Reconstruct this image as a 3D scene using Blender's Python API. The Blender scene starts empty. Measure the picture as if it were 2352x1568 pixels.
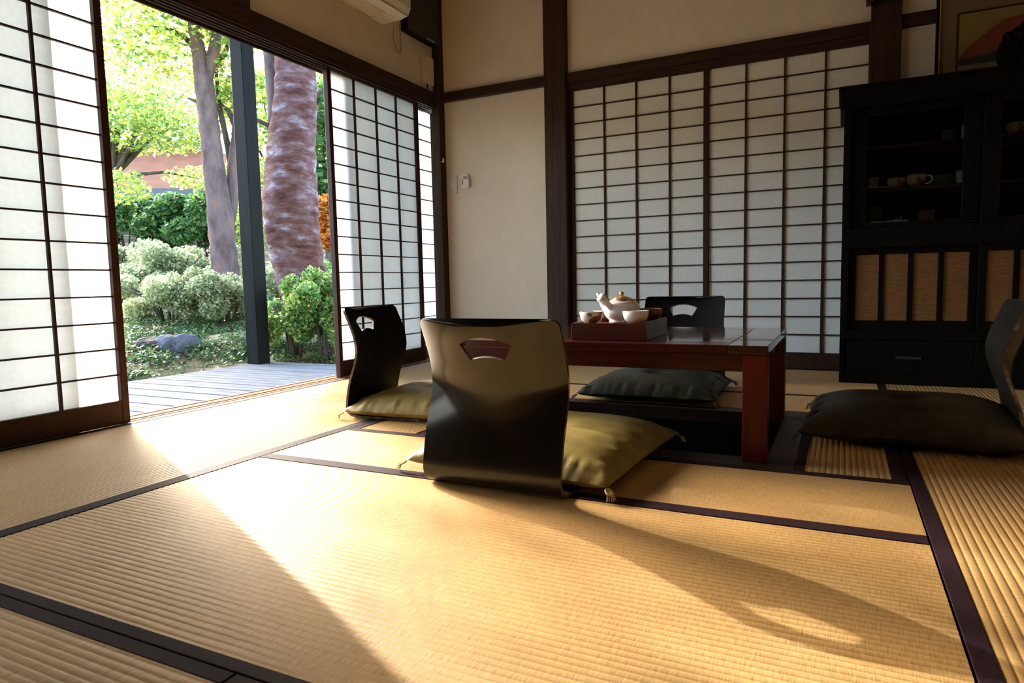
import bpy, bmesh, math, random
import numpy as np
from mathutils import Vector, Matrix
from mathutils.geometry import delaunay_2d_cdt

random.seed(7)
rng = np.random.default_rng(11)
SC = bpy.context.scene
COL = SC.collection

# ------------------------------------------------------------------ camera
YAW, PITCH, ROLL = -0.458766, -0.0874488, -0.0217996
EYE = Vector((0.0, 0.0, 0.5))
_f = Vector((math.sin(YAW) * math.cos(PITCH), math.cos(YAW) * math.cos(PITCH), math.sin(PITCH)))
_r = Vector((math.cos(YAW), -math.sin(YAW), 0))
_u = _r.cross(_f)
RIGHT = math.cos(ROLL) * _r + math.sin(ROLL) * _u
UP = -math.sin(ROLL) * _r + math.cos(ROLL) * _u
FWD = _f
cam_d = bpy.data.cameras.new('camera')
cam = bpy.data.objects.new('camera', cam_d)
COL.objects.link(cam)
cam_d.sensor_width = 36.0
cam_d.lens = 1529.95 * 36.0 / 2352.0
cam_d.clip_start = 0.02
cam_d.clip_end = 300
cam.matrix_world = Matrix(((RIGHT.x, UP.x, -FWD.x, EYE.x), (RIGHT.y, UP.y, -FWD.y, EYE.y),
                           (RIGHT.z, UP.z, -FWD.z, EYE.z), (0, 0, 0, 1)))
SC.camera = cam

# ------------------------------------------------------------------ world, sun, exposure
world = bpy.data.worlds.new('sky')
SC.world = world
world.use_nodes = True
wn = world.node_tree
wn.nodes.clear()
w_out = wn.nodes.new('ShaderNodeOutputWorld')
w_bg = wn.nodes.new('ShaderNodeBackground')
w_sky = wn.nodes.new('ShaderNodeTexSky')
w_sky.sky_type = 'NISHITA'
w_sky.sun_disc = False
SUN_TRAVEL = Vector((1.0, -0.487, -1.0 / 1.95)).normalized()
w_sky.sun_elevation = math.asin(-SUN_TRAVEL.z)
w_sky.sun_rotation = math.atan2(-SUN_TRAVEL.x, -SUN_TRAVEL.y)
w_sky.air_density = 1.0
w_sky.dust_density = 2.5
w_bg.inputs['Strength'].default_value = 2.9
wn.links.new(w_sky.outputs[0], w_bg.inputs[0])
wn.links.new(w_bg.outputs[0], w_out.inputs[0])

sun_d = bpy.data.lights.new('sun', 'SUN')
sun_d.energy = 11.0
sun_d.angle = math.radians(0.6)
sun_d.color = (1.0, 0.95, 0.85)
sun = bpy.data.objects.new('sun', sun_d)
sun.rotation_euler = SUN_TRAVEL.to_track_quat('-Z', 'Y').to_euler()
sun.location = (-20, 10, 12)
COL.objects.link(sun)

vs = SC.view_settings
SC.display_settings.display_device = 'sRGB'
vs.view_transform = 'Standard'
vs.look = 'None'
vs.exposure = 0.38
vs.gamma = 1.0
vs.use_curve_mapping = False
SC.cycles.use_denoising = True
SC.cycles.max_bounces = 12
SC.cycles.diffuse_bounces = 6
SC.cycles.transmission_bounces = 8
SC.cycles.transparent_max_bounces = 16
SC.cycles.sample_clamp_indirect = 8.0
SC.cycles.blur_glossy = 0.5
SC.cycles.caustics_refractive = False
SC.cycles.caustics_reflective = False


# ------------------------------------------------------------------ materials
def mat(name):
    m = bpy.data.materials.new(name)
    m.use_nodes = True
    nt = m.node_tree
    b = nt.nodes['Principled BSDF']
    return m, nt, b


def N(nt, kind, **kw):
    n = nt.nodes.new(kind)
    for k, v in kw.items():
        setattr(n, k, v)
    return n


def ramp(nt, stops):
    r = N(nt, 'ShaderNodeValToRGB')
    el = r.color_ramp.elements
    while len(el) < len(stops):
        el.new(0.5)
    for e, (p, c) in zip(el, stops):
        e.position = p
        e.color = (*c, 1)
    return r


def simple(name, c, rough=0.5, spec=0.5, metal=0.0, coat=0.0):
    m, nt, b = mat(name)
    b.inputs['Base Color'].default_value = (*c, 1)
    b.inputs['Roughness'].default_value = rough
    b.inputs['Specular IOR Level'].default_value = spec
    b.inputs['Metallic'].default_value = metal
    b.inputs['Coat Weight'].default_value = coat
    return m


def noise_mat(name, stops, scale=(8, 8, 8), detail=4, rough=0.5, spec=0.5, bump=0.0, bscale=None, bdist=0.002, nscale=1.0, coat=0.0):
    """object-space noise between colour stops: wood, plaster, stone, bark, cloth"""
    m, nt, b = mat(name)
    tc = N(nt, 'ShaderNodeTexCoord')
    mp = N(nt, 'ShaderNodeMapping')
    mp.inputs['Scale'].default_value = scale
    nz = N(nt, 'ShaderNodeTexNoise')
    nz.inputs['Scale'].default_value = nscale
    nz.inputs['Detail'].default_value = detail
    nz.inputs['Roughness'].default_value = 0.6
    r = ramp(nt, stops)
    nt.links.new(tc.outputs['Object'], mp.inputs[0])
    nt.links.new(mp.outputs[0], nz.inputs['Vector'])
    nt.links.new(nz.outputs['Fac'], r.inputs[0])
    nt.links.new(r.outputs[0], b.inputs['Base Color'])
    b.inputs['Roughness'].default_value = rough
    b.inputs['Specular IOR Level'].default_value = spec
    b.inputs['Coat Weight'].default_value = coat
    if bump:
        src = nz
        if bscale:
            mp2 = N(nt, 'ShaderNodeMapping')
            mp2.inputs['Scale'].default_value = bscale
            src = N(nt, 'ShaderNodeTexNoise')
            src.inputs['Scale'].default_value = 1.0
            src.inputs['Detail'].default_value = 3
            nt.links.new(tc.outputs['Object'], mp2.inputs[0])
            nt.links.new(mp2.outputs[0], src.inputs['Vector'])
        bp = N(nt, 'ShaderNodeBump')
        bp.inputs['Strength'].default_value = bump
        bp.inputs['Distance'].default_value = bdist
        nt.links.new(src.outputs['Fac'], bp.inputs['Height'])
        nt.links.new(bp.outputs[0], b.inputs['Normal'])
    return m


DARKWOOD = [(0.3, (0.018, 0.010, 0.007)), (0.7, (0.050, 0.026, 0.017))]
M_wood_x = noise_mat('dark_wood_x', DARKWOOD, (3, 60, 60), rough=0.5, spec=0.14)
M_wood_y = noise_mat('dark_wood_y', DARKWOOD, (60, 3, 60), rough=0.5, spec=0.14)
M_wood_z = noise_mat('dark_wood_z', [(0.3, (0.020, 0.011, 0.007)), (0.7, (0.058, 0.030, 0.019))], (50, 50, 2.5), rough=0.55, spec=0.12, bump=0.3)
M_shoji_wood = noise_mat('shoji_wood', [(0.3, (0.026, 0.011, 0.008)), (0.7, (0.052, 0.023, 0.015))], (30, 30, 30), rough=0.5, spec=0.12)
M_sill = noise_mat('sill_wood', [(0.3, (0.30, 0.17, 0.08)), (0.7, (0.48, 0.30, 0.16))], (60, 3, 60), rough=0.4)
M_plaster = noise_mat('plaster', [(0.3, (0.655, 0.58, 0.465)), (0.7, (0.71, 0.63, 0.51))], (5, 5, 5), rough=0.9, spec=0.2, bump=0.25,
                      bscale=(260, 260, 260), bdist=0.0008)
M_ceiling = noise_mat('ceiling_wood', [(0.3, (0.56, 0.45, 0.33)), (0.7, (0.68, 0.57, 0.44))], (3, 40, 40), rough=0.6)
M_heri = noise_mat('mat_cloth', [(0.35, (0.016, 0.008, 0.011)), (0.7, (0.034, 0.015, 0.021))], (300, 300, 300), rough=0.7, spec=0.08, bump=0.3, bdist=0.0006)
M_lacquer = noise_mat('dark_lacquer', [(0.35, (0.006, 0.005, 0.004)), (0.75, (0.010, 0.008, 0.006))], (9, 9, 9), rough=0.16, spec=0.5, coat=0.0)
M_lacquer_front = noise_mat('dull_lacquer', [(0.35, (0.006, 0.005, 0.004)), (0.75, (0.010, 0.008, 0.006))], (9, 9, 9), rough=0.6, spec=0.04)
M_edge = noise_mat('worn_ply_edge', [(0.48, (0.03, 0.02, 0.013)), (0.72, (0.30, 0.22, 0.13))], (22, 22, 22), rough=0.5)
M_table = noise_mat('table_lacquer', [(0.3, (0.030, 0.004, 0.004)), (0.7, (0.065, 0.008, 0.007))], (4, 40, 40), rough=0.22, spec=0.4)
M_table_top = noise_mat('table_top_lacquer', [(0.3, (0.030, 0.010, 0.007)), (0.7, (0.060, 0.020, 0.013))], (4, 50, 50), rough=0.10, coat=0.5)
M_leg = noise_mat('table_leg_lacquer', [(0.3, (0.060, 0.006, 0.004)), (0.7, (0.12, 0.011, 0.007))], (40, 40, 4), rough=0.35, spec=0.2)
M_groove = simple('dark_groove', (0.010, 0.006, 0.005), 0.5)
M_traywood = noise_mat('tray_wood', [(0.3, (0.055, 0.010, 0.005)), (0.7, (0.11, 0.020, 0.009))], (4, 40, 40), rough=0.3)
M_porcelain = simple('porcelain', (0.80, 0.80, 0.80), 0.12, 0.6)
M_black_wood = noise_mat('cabinet_wood', [(0.3, (0.0035, 0.003, 0.0027)), (0.7, (0.0065, 0.005, 0.004))], (30, 30, 3), rough=0.5, spec=0.08)
M_redwood = simple('shelf_wood', (0.06, 0.015, 0.010), 0.5)
M_white = simple('white_plastic', (0.72, 0.69, 0.63), 0.4)
M_cream = simple('cream_plastic', (0.62, 0.56, 0.46), 0.45)
M_dark = simple('dark_plastic', (0.02, 0.02, 0.022), 0.5)
M_grille = simple('grille_grey', (0.28, 0.24, 0.19), 0.6)
M_greyboard = noise_mat('grey_black_board', [(0.3, (0.016, 0.016, 0.016)), (0.7, (0.026, 0.025, 0.024))], (4, 30, 30), rough=0.6)
M_gold = simple('gilt', (0.55, 0.38, 0.16), 0.35, metal=0.6)
M_deck = noise_mat('deck_wood', [(0.3, (0.085, 0.090, 0.098)), (0.7, (0.150, 0.158, 0.172))], (4, 70, 70), rough=0.75, spec=0.012, bump=0.3)
M_deckframe = simple('deck_frame', (0.05, 0.05, 0.05), 0.8)
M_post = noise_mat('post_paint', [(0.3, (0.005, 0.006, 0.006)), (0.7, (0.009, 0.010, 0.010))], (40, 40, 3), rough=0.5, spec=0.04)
M_rush_tuft = simple('olive_cord', (0.42, 0.32, 0.11), 0.7)
M_cord_dark = simple('dark_cord', (0.05, 0.025, 0.02), 0.8)
M_mark = simple('plaster_scratch', (0.85, 0.83, 0.78), 0.9)
M_blue = simple('blue_ware', (0.10, 0.16, 0.18), 0.2)
M_basket = noise_mat('basket', [(0.3, (0.10, 0.05, 0.025)), (0.7, (0.20, 0.10, 0.05))], (200, 200, 200), rough=0.7)


def paper_material(name, c0, c1, trans):
    m = bpy.data.materials.new(name)
    m.use_nodes = True
    nt = m.node_tree
    nt.nodes.clear()
    o = N(nt, 'ShaderNodeOutputMaterial')
    d = N(nt, 'ShaderNodeBsdfDiffuse')
    t = N(nt, 'ShaderNodeBsdfTranslucent')
    mx = N(nt, 'ShaderNodeMixShader')
    tc = N(nt, 'ShaderNodeTexCoord')
    nz = N(nt, 'ShaderNodeTexNoise')
    nz.inputs['Scale'].default_value = 40
    nz.inputs['Detail'].default_value = 6
    r = ramp(nt, [(0.3, c0), (0.7, c1)])
    nt.links.new(tc.outputs['Object'], nz.inputs['Vector'])
    nt.links.new(nz.outputs['Fac'], r.inputs[0])
    nt.links.new(r.outputs[0], d.inputs[0])
    nt.links.new(r.outputs[0], t.inputs[0])
    mx.inputs[0].default_value = trans
    nt.links.new(d.outputs[0], mx.inputs[1])
    nt.links.new(t.outputs[0], mx.inputs[2])
    nt.links.new(mx.outputs[0], o.inputs[0])
    return m


M_paper = paper_material('shoji_paper', (0.70, 0.755, 0.775), (0.755, 0.815, 0.835), 0.34)
M_paper_inner = paper_material('inner_shoji_paper', (0.80, 0.80, 0.73), (0.86, 0.86, 0.79), 0.12)


def tatami_material(name, along_x):
    """woven rush: straw colour, fine strands across the ridges, dark valleys come from the mesh"""
    m, nt, b = mat(name)
    tc = N(nt, 'ShaderNodeTexCoord')
    mp = N(nt, 'ShaderNodeMapping')
    mp.inputs['Scale'].default_value = (420, 34, 1) if along_x else (34, 420, 1)
    n1 = N(nt, 'ShaderNodeTexNoise')
    n1.inputs['Scale'].default_value = 1.0
    n1.inputs['Detail'].default_value = 2
    r1 = ramp(nt, [(0.25, (0.36, 0.215, 0.078)), (0.5, (0.47, 0.295, 0.115)), (0.8, (0.55, 0.365, 0.16))])
    n2 = N(nt, 'ShaderNodeTexNoise')
    n2.inputs['Scale'].default_value = 2.9
    n2.inputs['Detail'].default_value = 3
    r2 = ramp(nt, [(0.3, (0.88, 0.88, 0.88)), (0.7, (1.08, 1.05, 1.0))])
    mul = N(nt, 'ShaderNodeMixRGB', blend_type='MULTIPLY')
    mul.inputs[0].default_value = 1.0
    bp = N(nt, 'ShaderNodeBump')
    bp.inputs['Strength'].default_value = 0.5
    bp.inputs['Distance'].default_value = 0.0006
    nt.links.new(tc.outputs['Object'], mp.inputs[0])
    nt.links.new(mp.outputs[0], n1.inputs['Vector'])
    nt.links.new(tc.outputs['Object'], n2.inputs['Vector'])
    nt.links.new(n1.outputs['Fac'], r1.inputs[0])
    nt.links.new(n2.outputs['Fac'], r2.inputs[0])
    nt.links.new(r1.outputs[0], mul.inputs[1])
    nt.links.new(r2.outputs[0], mul.inputs[2])
    nt.links.new(mul.outputs[0], b.inputs['Base Color'])
    nt.links.new(n1.outputs['Fac'], bp.inputs['Height'])
    nt.links.new(bp.outputs[0], b.inputs['Normal'])
    b.inputs['Roughness'].default_value = 0.50
    b.inputs['Specular IOR Level'].default_value = 0.30
    return m


M_tatami_x = tatami_material('tatami_rush_x', True)
M_tatami_y = tatami_material('tatami_rush_y', False)


def cushion_material(name, base, gold, dark):
    """brocade: damask figure a little glossier than its ground, puckers close to the seams"""
    m, nt, b = mat(name)
    tc = N(nt, 'ShaderNodeTexCoord')
    vo = N(nt, 'ShaderNodeTexVoronoi')
    vo.inputs['Scale'].default_value = 16
    nz = N(nt, 'ShaderNodeTexNoise')
    nz.inputs['Scale'].default_value = 260
    nz.inputs['Detail'].default_value = 2
    ad = N(nt, 'ShaderNodeMath', operation='ADD')
    ml = N(nt, 'ShaderNodeMath', operation='MULTIPLY')
    ml.inputs[1].default_value = 0.5
    r = ramp(nt, [(0.2, dark), (0.5, base), (0.85, gold)])
    bp = N(nt, 'ShaderNodeBump')
    bp.inputs['Strength'].default_value = 0.35
    bp.inputs['Distance'].default_value = 0.001
    nt.links.new(tc.outputs['Object'], vo.inputs['Vector'])
    nt.links.new(tc.outputs['Object'], nz.inputs['Vector'])
    nt.links.new(vo.outputs['Distance'], ad.inputs[0])
    nt.links.new(nz.outputs['Fac'], ad.inputs[1])
    nt.links.new(ad.outputs[0], ml.inputs[0])
    nt.links.new(ml.outputs[0], r.inputs[0])
    nt.links.new(r.outputs[0], b.inputs['Base Color'])
    nt.links.new(nz.outputs['Fac'], bp.inputs['Height'])
    nt.links.new(bp.outputs[0], b.inputs['Normal'])
    b.inputs['Roughness'].default_value = 0.5
    b.inputs['Sheen Weight'].default_value = 0.0
    b.inputs['Specular IOR Level'].default_value = 0.3
    return m


M_cush_olive = cushion_material('olive_brocade', (0.25, 0.19, 0.052), (0.36, 0.275, 0.085), (0.17, 0.13, 0.034))
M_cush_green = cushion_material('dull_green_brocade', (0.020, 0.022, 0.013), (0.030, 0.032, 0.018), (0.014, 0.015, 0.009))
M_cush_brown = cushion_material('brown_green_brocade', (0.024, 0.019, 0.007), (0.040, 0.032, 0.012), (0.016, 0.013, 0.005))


def glazed(name, white, a, bcol, thr, scale):
    m, nt, b = mat(name)
    tc = N(nt, 'ShaderNodeTexCoord')
    nz = N(nt, 'ShaderNodeTexNoise')
    nz.inputs['Scale'].default_value = scale
    nz.inputs['Detail'].default_value = 3
    r = ramp(nt, [(thr - 0.03, white), (thr + 0.03, a), (0.75, bcol)])
    nt.links.new(tc.outputs['Object'], nz.inputs['Vector'])
    nt.links.new(nz.outputs['Fac'], r.inputs[0])
    nt.links.new(r.outputs[0], b.inputs['Base Color'])
    b.inputs['Roughness'].default_value = 0.15
    return m


M_glaze_pot = glazed('teapot_glaze', (0.78, 0.78, 0.77), (0.40, 0.26, 0.10), (0.12, 0.06, 0.03), 0.66, 18)
M_glaze_lid = glazed('lid_glaze', (0.72, 0.66, 0.52), (0.40, 0.22, 0.07), (0.14, 0.06, 0.03), 0.46, 40)
M_glaze_cup = glazed('cup_glaze', (0.78, 0.78, 0.78), (0.30, 0.13, 0.06), (0.06, 0.035, 0.03), 0.55, 26)
M_glaze_cup_brown = glazed('brown_cup_glaze', (0.55, 0.50, 0.42), (0.20, 0.085, 0.04), (0.03, 0.03, 0.025), 0.36, 30)
M_glaze_bowl = glazed('bowl_glaze', (0.50, 0.46, 0.36), (0.35, 0.17, 0.09), (0.12, 0.06, 0.04), 0.52, 24)


def glass_material():
    m = bpy.data.materials.new('cabinet_glass')
    m.use_nodes = True
    nt = m.node_tree
    nt.nodes.clear()
    o = N(nt, 'ShaderNodeOutputMaterial')
    t = N(nt, 'ShaderNodeBsdfTransparent')
    g = N(nt, 'ShaderNodeBsdfGlossy')
    g.inputs['Roughness'].default_value = 0.02
    fr = N(nt, 'ShaderNodeFresnel')
    fr.inputs['IOR'].default_value = 1.35
    t.inputs[0].default_value = (0.80, 0.82, 0.80, 1)
    mx = N(nt, 'ShaderNodeMixShader')
    nt.links.new(fr.outputs[0], mx.inputs[0])
    nt.links.new(t.outputs[0], mx.inputs[1])
    nt.links.new(g.outputs[0], mx.inputs[2])
    nt.links.new(mx.outputs[0], o.inputs[0])
    return m


M_glass = glass_material()


def rattan_material():
    m, nt, b = mat('rattan_weave')
    tc = N(nt, 'ShaderNodeTexCoord')
    mp = N(nt, 'ShaderNodeMapping')
    mp.inputs['Scale'].default_value = (25, 25, 190)
    nz = N(nt, 'ShaderNodeTexNoise')
    nz.inputs['Scale'].default_value = 1
    nz.inputs['Detail'].default_value = 3
    r = ramp(nt, [(0.3, (0.12, 0.050, 0.012)), (0.7, (0.21, 0.095, 0.025))])
    nt.links.new(tc.outputs['Object'], mp.inputs[0])
    nt.links.new(mp.outputs[0], nz.inputs['Vector'])
    nt.links.new(nz.outputs['Fac'], r.inputs[0])
    nt.links.new(r.outputs[0], b.inputs['Base Color'])
    b.inputs['Roughness'].default_value = 0.6
    return m


M_rattan = rattan_material()


def leaf_material(name, stops, trans=0.5):
    m = bpy.data.materials.new(name)
    m.use_nodes = True
    nt = m.node_tree
    nt.nodes.clear()
    o = N(nt, 'ShaderNodeOutputMaterial')
    d = N(nt, 'ShaderNodeBsdfPrincipled')
    d.inputs['Roughness'].default_value = 0.45
    d.inputs['Specular IOR Level'].default_value = 0.35
    t = N(nt, 'ShaderNodeBsdfTranslucent')
    mx = N(nt, 'ShaderNodeMixShader')
    gi = N(nt, 'ShaderNodeNewGeometry')
    r = ramp(nt, stops)
    nt.links.new(gi.outputs['Random Per Island'], r.inputs[0])
    nt.links.new(r.outputs[0], d.inputs['Base Color'])
    nt.links.new(r.outputs[0], t.inputs[0])
    mx.inputs[0].default_value = trans
    nt.links.new(d.outputs[0], mx.inputs[1])
    nt.links.new(t.outputs[0], mx.inputs[2])
    nt.links.new(mx.outputs[0], o.inputs[0])
    return m


L_maple = leaf_material('maple_leaf', [(0.0, (0.08, 0.20, 0.07)), (0.4, (0.24, 0.38, 0.09)), (0.8, (0.52, 0.58, 0.13)), (1.0, (0.66, 0.52, 0.12))], 0.55)
L_green = leaf_material('green_leaf', [(0.0, (0.03, 0.10, 0.04)), (0.5, (0.07, 0.18, 0.06)), (1.0, (0.20, 0.30, 0.07))], 0.35)
L_shrub = leaf_material('azalea_leaf', [(0.0, (0.14, 0.20, 0.10)), (0.5, (0.32, 0.38, 0.20)), (0.9, (0.58, 0.60, 0.34)), (1.0, (0.60, 0.42, 0.20))], 0.5)
L_near = leaf_material('near_shrub_leaf', [(0.0, (0.05, 0.16, 0.05)), (0.5, (0.15, 0.33, 0.08)), (0.85, (0.38, 0.52, 0.14)), (1.0, (0.55, 0.32, 0.16))], 0.45)
L_orange = leaf_material('orange_leaf', [(0.0, (0.45, 0.13, 0.03)), (0.6, (0.62, 0.24, 0.05)), (1.0, (0.60, 0.36, 0.08))], 0.55)
L_litter = leaf_material('fallen_leaf', [(0.0, (0.07, 0.035, 0.018)), (0.5, (0.17, 0.10, 0.045)), (1.0, (0.30, 0.25, 0.12))], 0.2)
L_grass = leaf_material('ground_plant', [(0.0, (0.015, 0.05, 0.015)), (0.6, (0.045, 0.11, 0.03)), (1.0, (0.14, 0.22, 0.06))], 0.35)
M_bark = noise_mat('pale_bark', [(0.32, (0.035, 0.016, 0.014)), (0.46, (0.085, 0.040, 0.034)), (0.56, (0.11, 0.070, 0.070)), (0.70, (0.21, 0.19, 0.235))], (5, 5, 12), detail=8, spec=0.06, rough=0.85, bump=0.5,
                   bscale=(9, 9, 34), bdist=0.03)
M_bark2 = noise_mat('grey_bark', [(0.30, (0.050, 0.030, 0.025)), (0.55, (0.11, 0.078, 0.075)), (0.72, (0.19, 0.095, 0.055))], (7, 7, 3), detail=6, spec=0.06, rough=0.85, bump=0.8,
                    bscale=(20, 20, 6), bdist=0.02)
M_bark_dark = noise_mat('dark_bark', [(0.3, (0.05, 0.04, 0.035)), (0.7, (0.11, 0.09, 0.075))], (9, 9, 3), spec=0.06, rough=0.9)
M_soil = noise_mat('garden_soil', [(0.30, (0.030, 0.030, 0.016)), (0.50, (0.085, 0.070, 0.034)), (0.66, (0.36, 0.31, 0.16))], (2.2, 2.2, 2.2), detail=8, rough=0.95, spec=0.1,  # palest stop raised to imitate sunlit patches on the ground
                   bump=0.6, bscale=(18, 18, 18), bdist=0.04)
M_rock = noise_mat('garden_rock', [(0.3, (0.035, 0.036, 0.045)), (0.55, (0.075, 0.08, 0.10)), (0.75, (0.17, 0.17, 0.18))], (7, 7, 7), detail=8, spec=0.06, rough=0.9, bump=0.8,
                   bscale=(14, 14, 14), bdist=0.03)
M_rock_brown = noise_mat('brown_rock', [(0.3, (0.022, 0.018, 0.018)), (0.7, (0.055, 0.045, 0.045))], (7, 7, 7), detail=8, spec=0.06, rough=0.9, bump=0.8, bscale=(14, 14, 14), bdist=0.03)
M_roof = noise_mat('red_roof', [(0.3, (0.075, 0.024, 0.010)), (0.7, (0.12, 0.042, 0.020))], (3, 3, 3), spec=0.06, rough=0.8)
M_roof_dark = simple('roof_edge', (0.06, 0.06, 0.065), 0.7)
M_ridge = simple('roof_ridge', (0.32, 0.40, 0.48), 0.5)
M_housewall = simple('house_wall', (0.30, 0.27, 0.25), 0.8)
M_eave = simple('eave_wood', (0.10, 0.075, 0.055), 0.8)


# ------------------------------------------------------------------ mesh helpers
class MB:
    def __init__(self):
        self.v, self.f, self.m = [], [], []

    def add(self, vs_, fs_, mi=0):
        o = len(self.v)
        self.v.extend([tuple(p) for p in vs_])
        for q in fs_:
            self.f.append(tuple(i + o for i in q))
            self.m.append(mi)
        return self

    def box(self, x0, x1, y0, y1, z0, z1, mi=0):
        v = [(x0, y0, z0), (x1, y0, z0), (x1, y1, z0), (x0, y1, z0), (x0, y0, z1), (x1, y0, z1), (x1, y1, z1), (x0, y1, z1)]
        return self.add(v, [(0, 3, 2, 1), (4, 5, 6, 7), (0, 1, 5, 4), (1, 2, 6, 5), (2, 3, 7, 6), (3, 0, 4, 7)], mi)

    def tube(self, pts, rad, n=10, cap=True, mi=0):
        pts = [Vector(p) for p in pts]
        if not hasattr(rad, '__len__'):
            rad = [rad] * len(pts)
        o = len(self.v)
        ref = None
        for i, p in enumerate(pts):
            a = pts[max(i - 1, 0)]
            b = pts[min(i + 1, len(pts) - 1)]
            t = (b - a).normalized()
            if ref is None:
                ref = Vector((1, 0, 0)) if abs(t.x) < 0.8 else Vector((0, 1, 0))
            u = (ref - t * ref.dot(t)).normalized()
            w = t.cross(u)
            ref = u
            for k in range(n):
                an = 2 * math.pi * k / n
                self.v.append(tuple(p + (u * math.cos(an) + w * math.sin(an)) * rad[i]))
        for i in range(len(pts) - 1):
            for k in range(n):
                k2 = (k + 1) % n
                self.f.append((o + i * n + k, o + i * n + k2, o + (i + 1) * n + k2, o + (i + 1) * n + k))
                self.m.append(mi)
        if cap:
            self.f.append(tuple(o + k for k in range(n))[::-1])
            self.m.append(mi)
            self.f.append(tuple(o + (len(pts) - 1) * n + k for k in range(n)))
            self.m.append(mi)
        return self

    def lathe(self, prof, n=24, c=(0, 0, 0), mi=0):
        o = len(self.v)
        for (r, z) in prof:
            for k in range(n):
                a = 2 * math.pi * k / n
                self.v.append((c[0] + r * math.cos(a), c[1] + r * math.sin(a), c[2] + z))
        for i in range(len(prof) - 1):
            for k in range(n):
                k2 = (k + 1) % n
                self.f.append((o + i * n + k, o + i * n + k2, o + (i + 1) * n + k2, o + (i + 1) * n + k))
                self.m.append(mi)
        return self

    def build(self, name, materials, parent=None, smooth=False, bevel=0.0, origin=None):
        me = bpy.data.meshes.new(name)
        vv = self.v
        if origin is not None:
            vv = [(a - origin[0], b - origin[1], c - origin[2]) for a, b, c in vv]
        me.from_pydata(vv, [], self.f)
        if not isinstance(materials, (list, tuple)):
            materials = [materials]
        for mm in materials:
            me.materials.append(mm)
        if len(materials) > 1:
            me.polygons.foreach_set('material_index', self.m)
        if smooth:
            me.polygons.foreach_set('use_smooth', [True] * len(me.polygons))
        me.update()
        o = bpy.data.objects.new(name, me)
        COL.objects.link(o)
        if parent is not None:
            o.parent = parent
        if bevel:
            b = o.modifiers.new('bevel', 'BEVEL')
            b.width = bevel
            b.segments = 2
            b.limit_method = 'ANGLE'
        return o


def box(name, x0, x1, y0, y1, z0, z1, m, parent=None, bevel=0.0, origin=None):
    return MB().box(x0, x1, y0, y1, z0, z1).build(name, m, parent, bevel=bevel, origin=origin)


def thing(name, label, cat, loc=(0, 0, 0), rz=0.0, group=None):
    o = bpy.data.objects.new(name, None)
    o.empty_display_size = 0.05
    COL.objects.link(o)
    o.location = loc
    o.rotation_euler = (0, 0, rz)
    return tag(o, label, cat, group)


def tag(o, label, cat, group=None):
    o['label'] = label
    o['category'] = cat
    if group:
        o['group'] = group
    return o


def struct(o, label=None):
    o['kind'] = 'structure'
    if label:
        o['label'] = label
    return o


def root(name):
    o = bpy.data.objects.new(name, None)
    o.empty_display_size = 0.05
    COL.objects.link(o)
    return struct(o)


def dup(o, parent=None, loc=None, rz=None, label=None):
    c = o.copy()
    COL.objects.link(c)
    if parent is not None:
        c.parent = parent
    if loc is not None:
        c.location = loc
    if rz is not None:
        c.rotation_euler = (0, 0, rz)
    if label:
        c['label'] = label
    for ch in list(o.children):
        dup(ch, c)
    return c


def shared(me_obj, parent, loc, name=None):
    c = bpy.data.objects.new(name or me_obj.name.split('.')[0], me_obj.data)
    COL.objects.link(c)
    c.parent = parent
    c.location = loc
    return c


def at(px, py, d):
    """point at horizontal distance d from the room's standing point, along the bearing read off the photograph"""
    v = FWD * 1529.95 + RIGHT * (px - 1176) - UP * (py - 784)
    return EYE + v * (d / math.hypot(v.x, v.y))


# ------------------------------------------------------------------ the setting: floor with tatami
XW, YB = -2.42, 3.92
floor = root('floor')
G = 0.001
PIT = (-1.21, -0.175, 1.945, 2.60)
FR = (-1.281, -0.102, 1.840, 2.672)
sub = MB()
sub.box(-2.42, FR[0], -2.2, YB, -0.10, -0.03)
sub.box(FR[1], 2.6, -2.2, YB, -0.10, -0.03)
sub.box(FR[0], FR[1], -2.2, FR[2], -0.10, -0.03)
sub.box(FR[0], FR[1], FR[3], YB, -0.10, -0.03)
sub.build('subfloor', M_ceiling, floor)
pf = MB()
pf.box(FR[0], FR[1], FR[2], PIT[2], -0.05, -0.003)
pf.box(FR[0], FR[1], PIT[3], FR[3], -0.05, -0.003)
pf.box(FR[0], PIT[0], PIT[2], PIT[3], -0.05, -0.003)
pf.box(PIT[1], FR[1], PIT[2], PIT[3], -0.05, -0.003)
pf.build('pit_frame', M_wood_x, floor)
pl = MB()
pl.box(PIT[0] - 0.02, PIT[0], PIT[2], PIT[3], -0.42, -0.05)
pl.box(PIT[1], PIT[1] + 0.02, PIT[2], PIT[3], -0.42, -0.05)
pl.box(PIT[0] - 0.02, PIT[1] + 0.02, PIT[2] - 0.02, PIT[2], -0.42, -0.05)
pl.box(PIT[0] - 0.02, PIT[1] + 0.02, PIT[3], PIT[3] + 0.02, -0.42, -0.05)
pl.box(PIT[0] - 0.02, PIT[1] + 0.02, PIT[2] - 0.02, PIT[3] + 0.02, -0.44, -0.42)
pl.build('pit_lining', M_black_wood, floor)

PITCH_R = 0.0150


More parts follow.
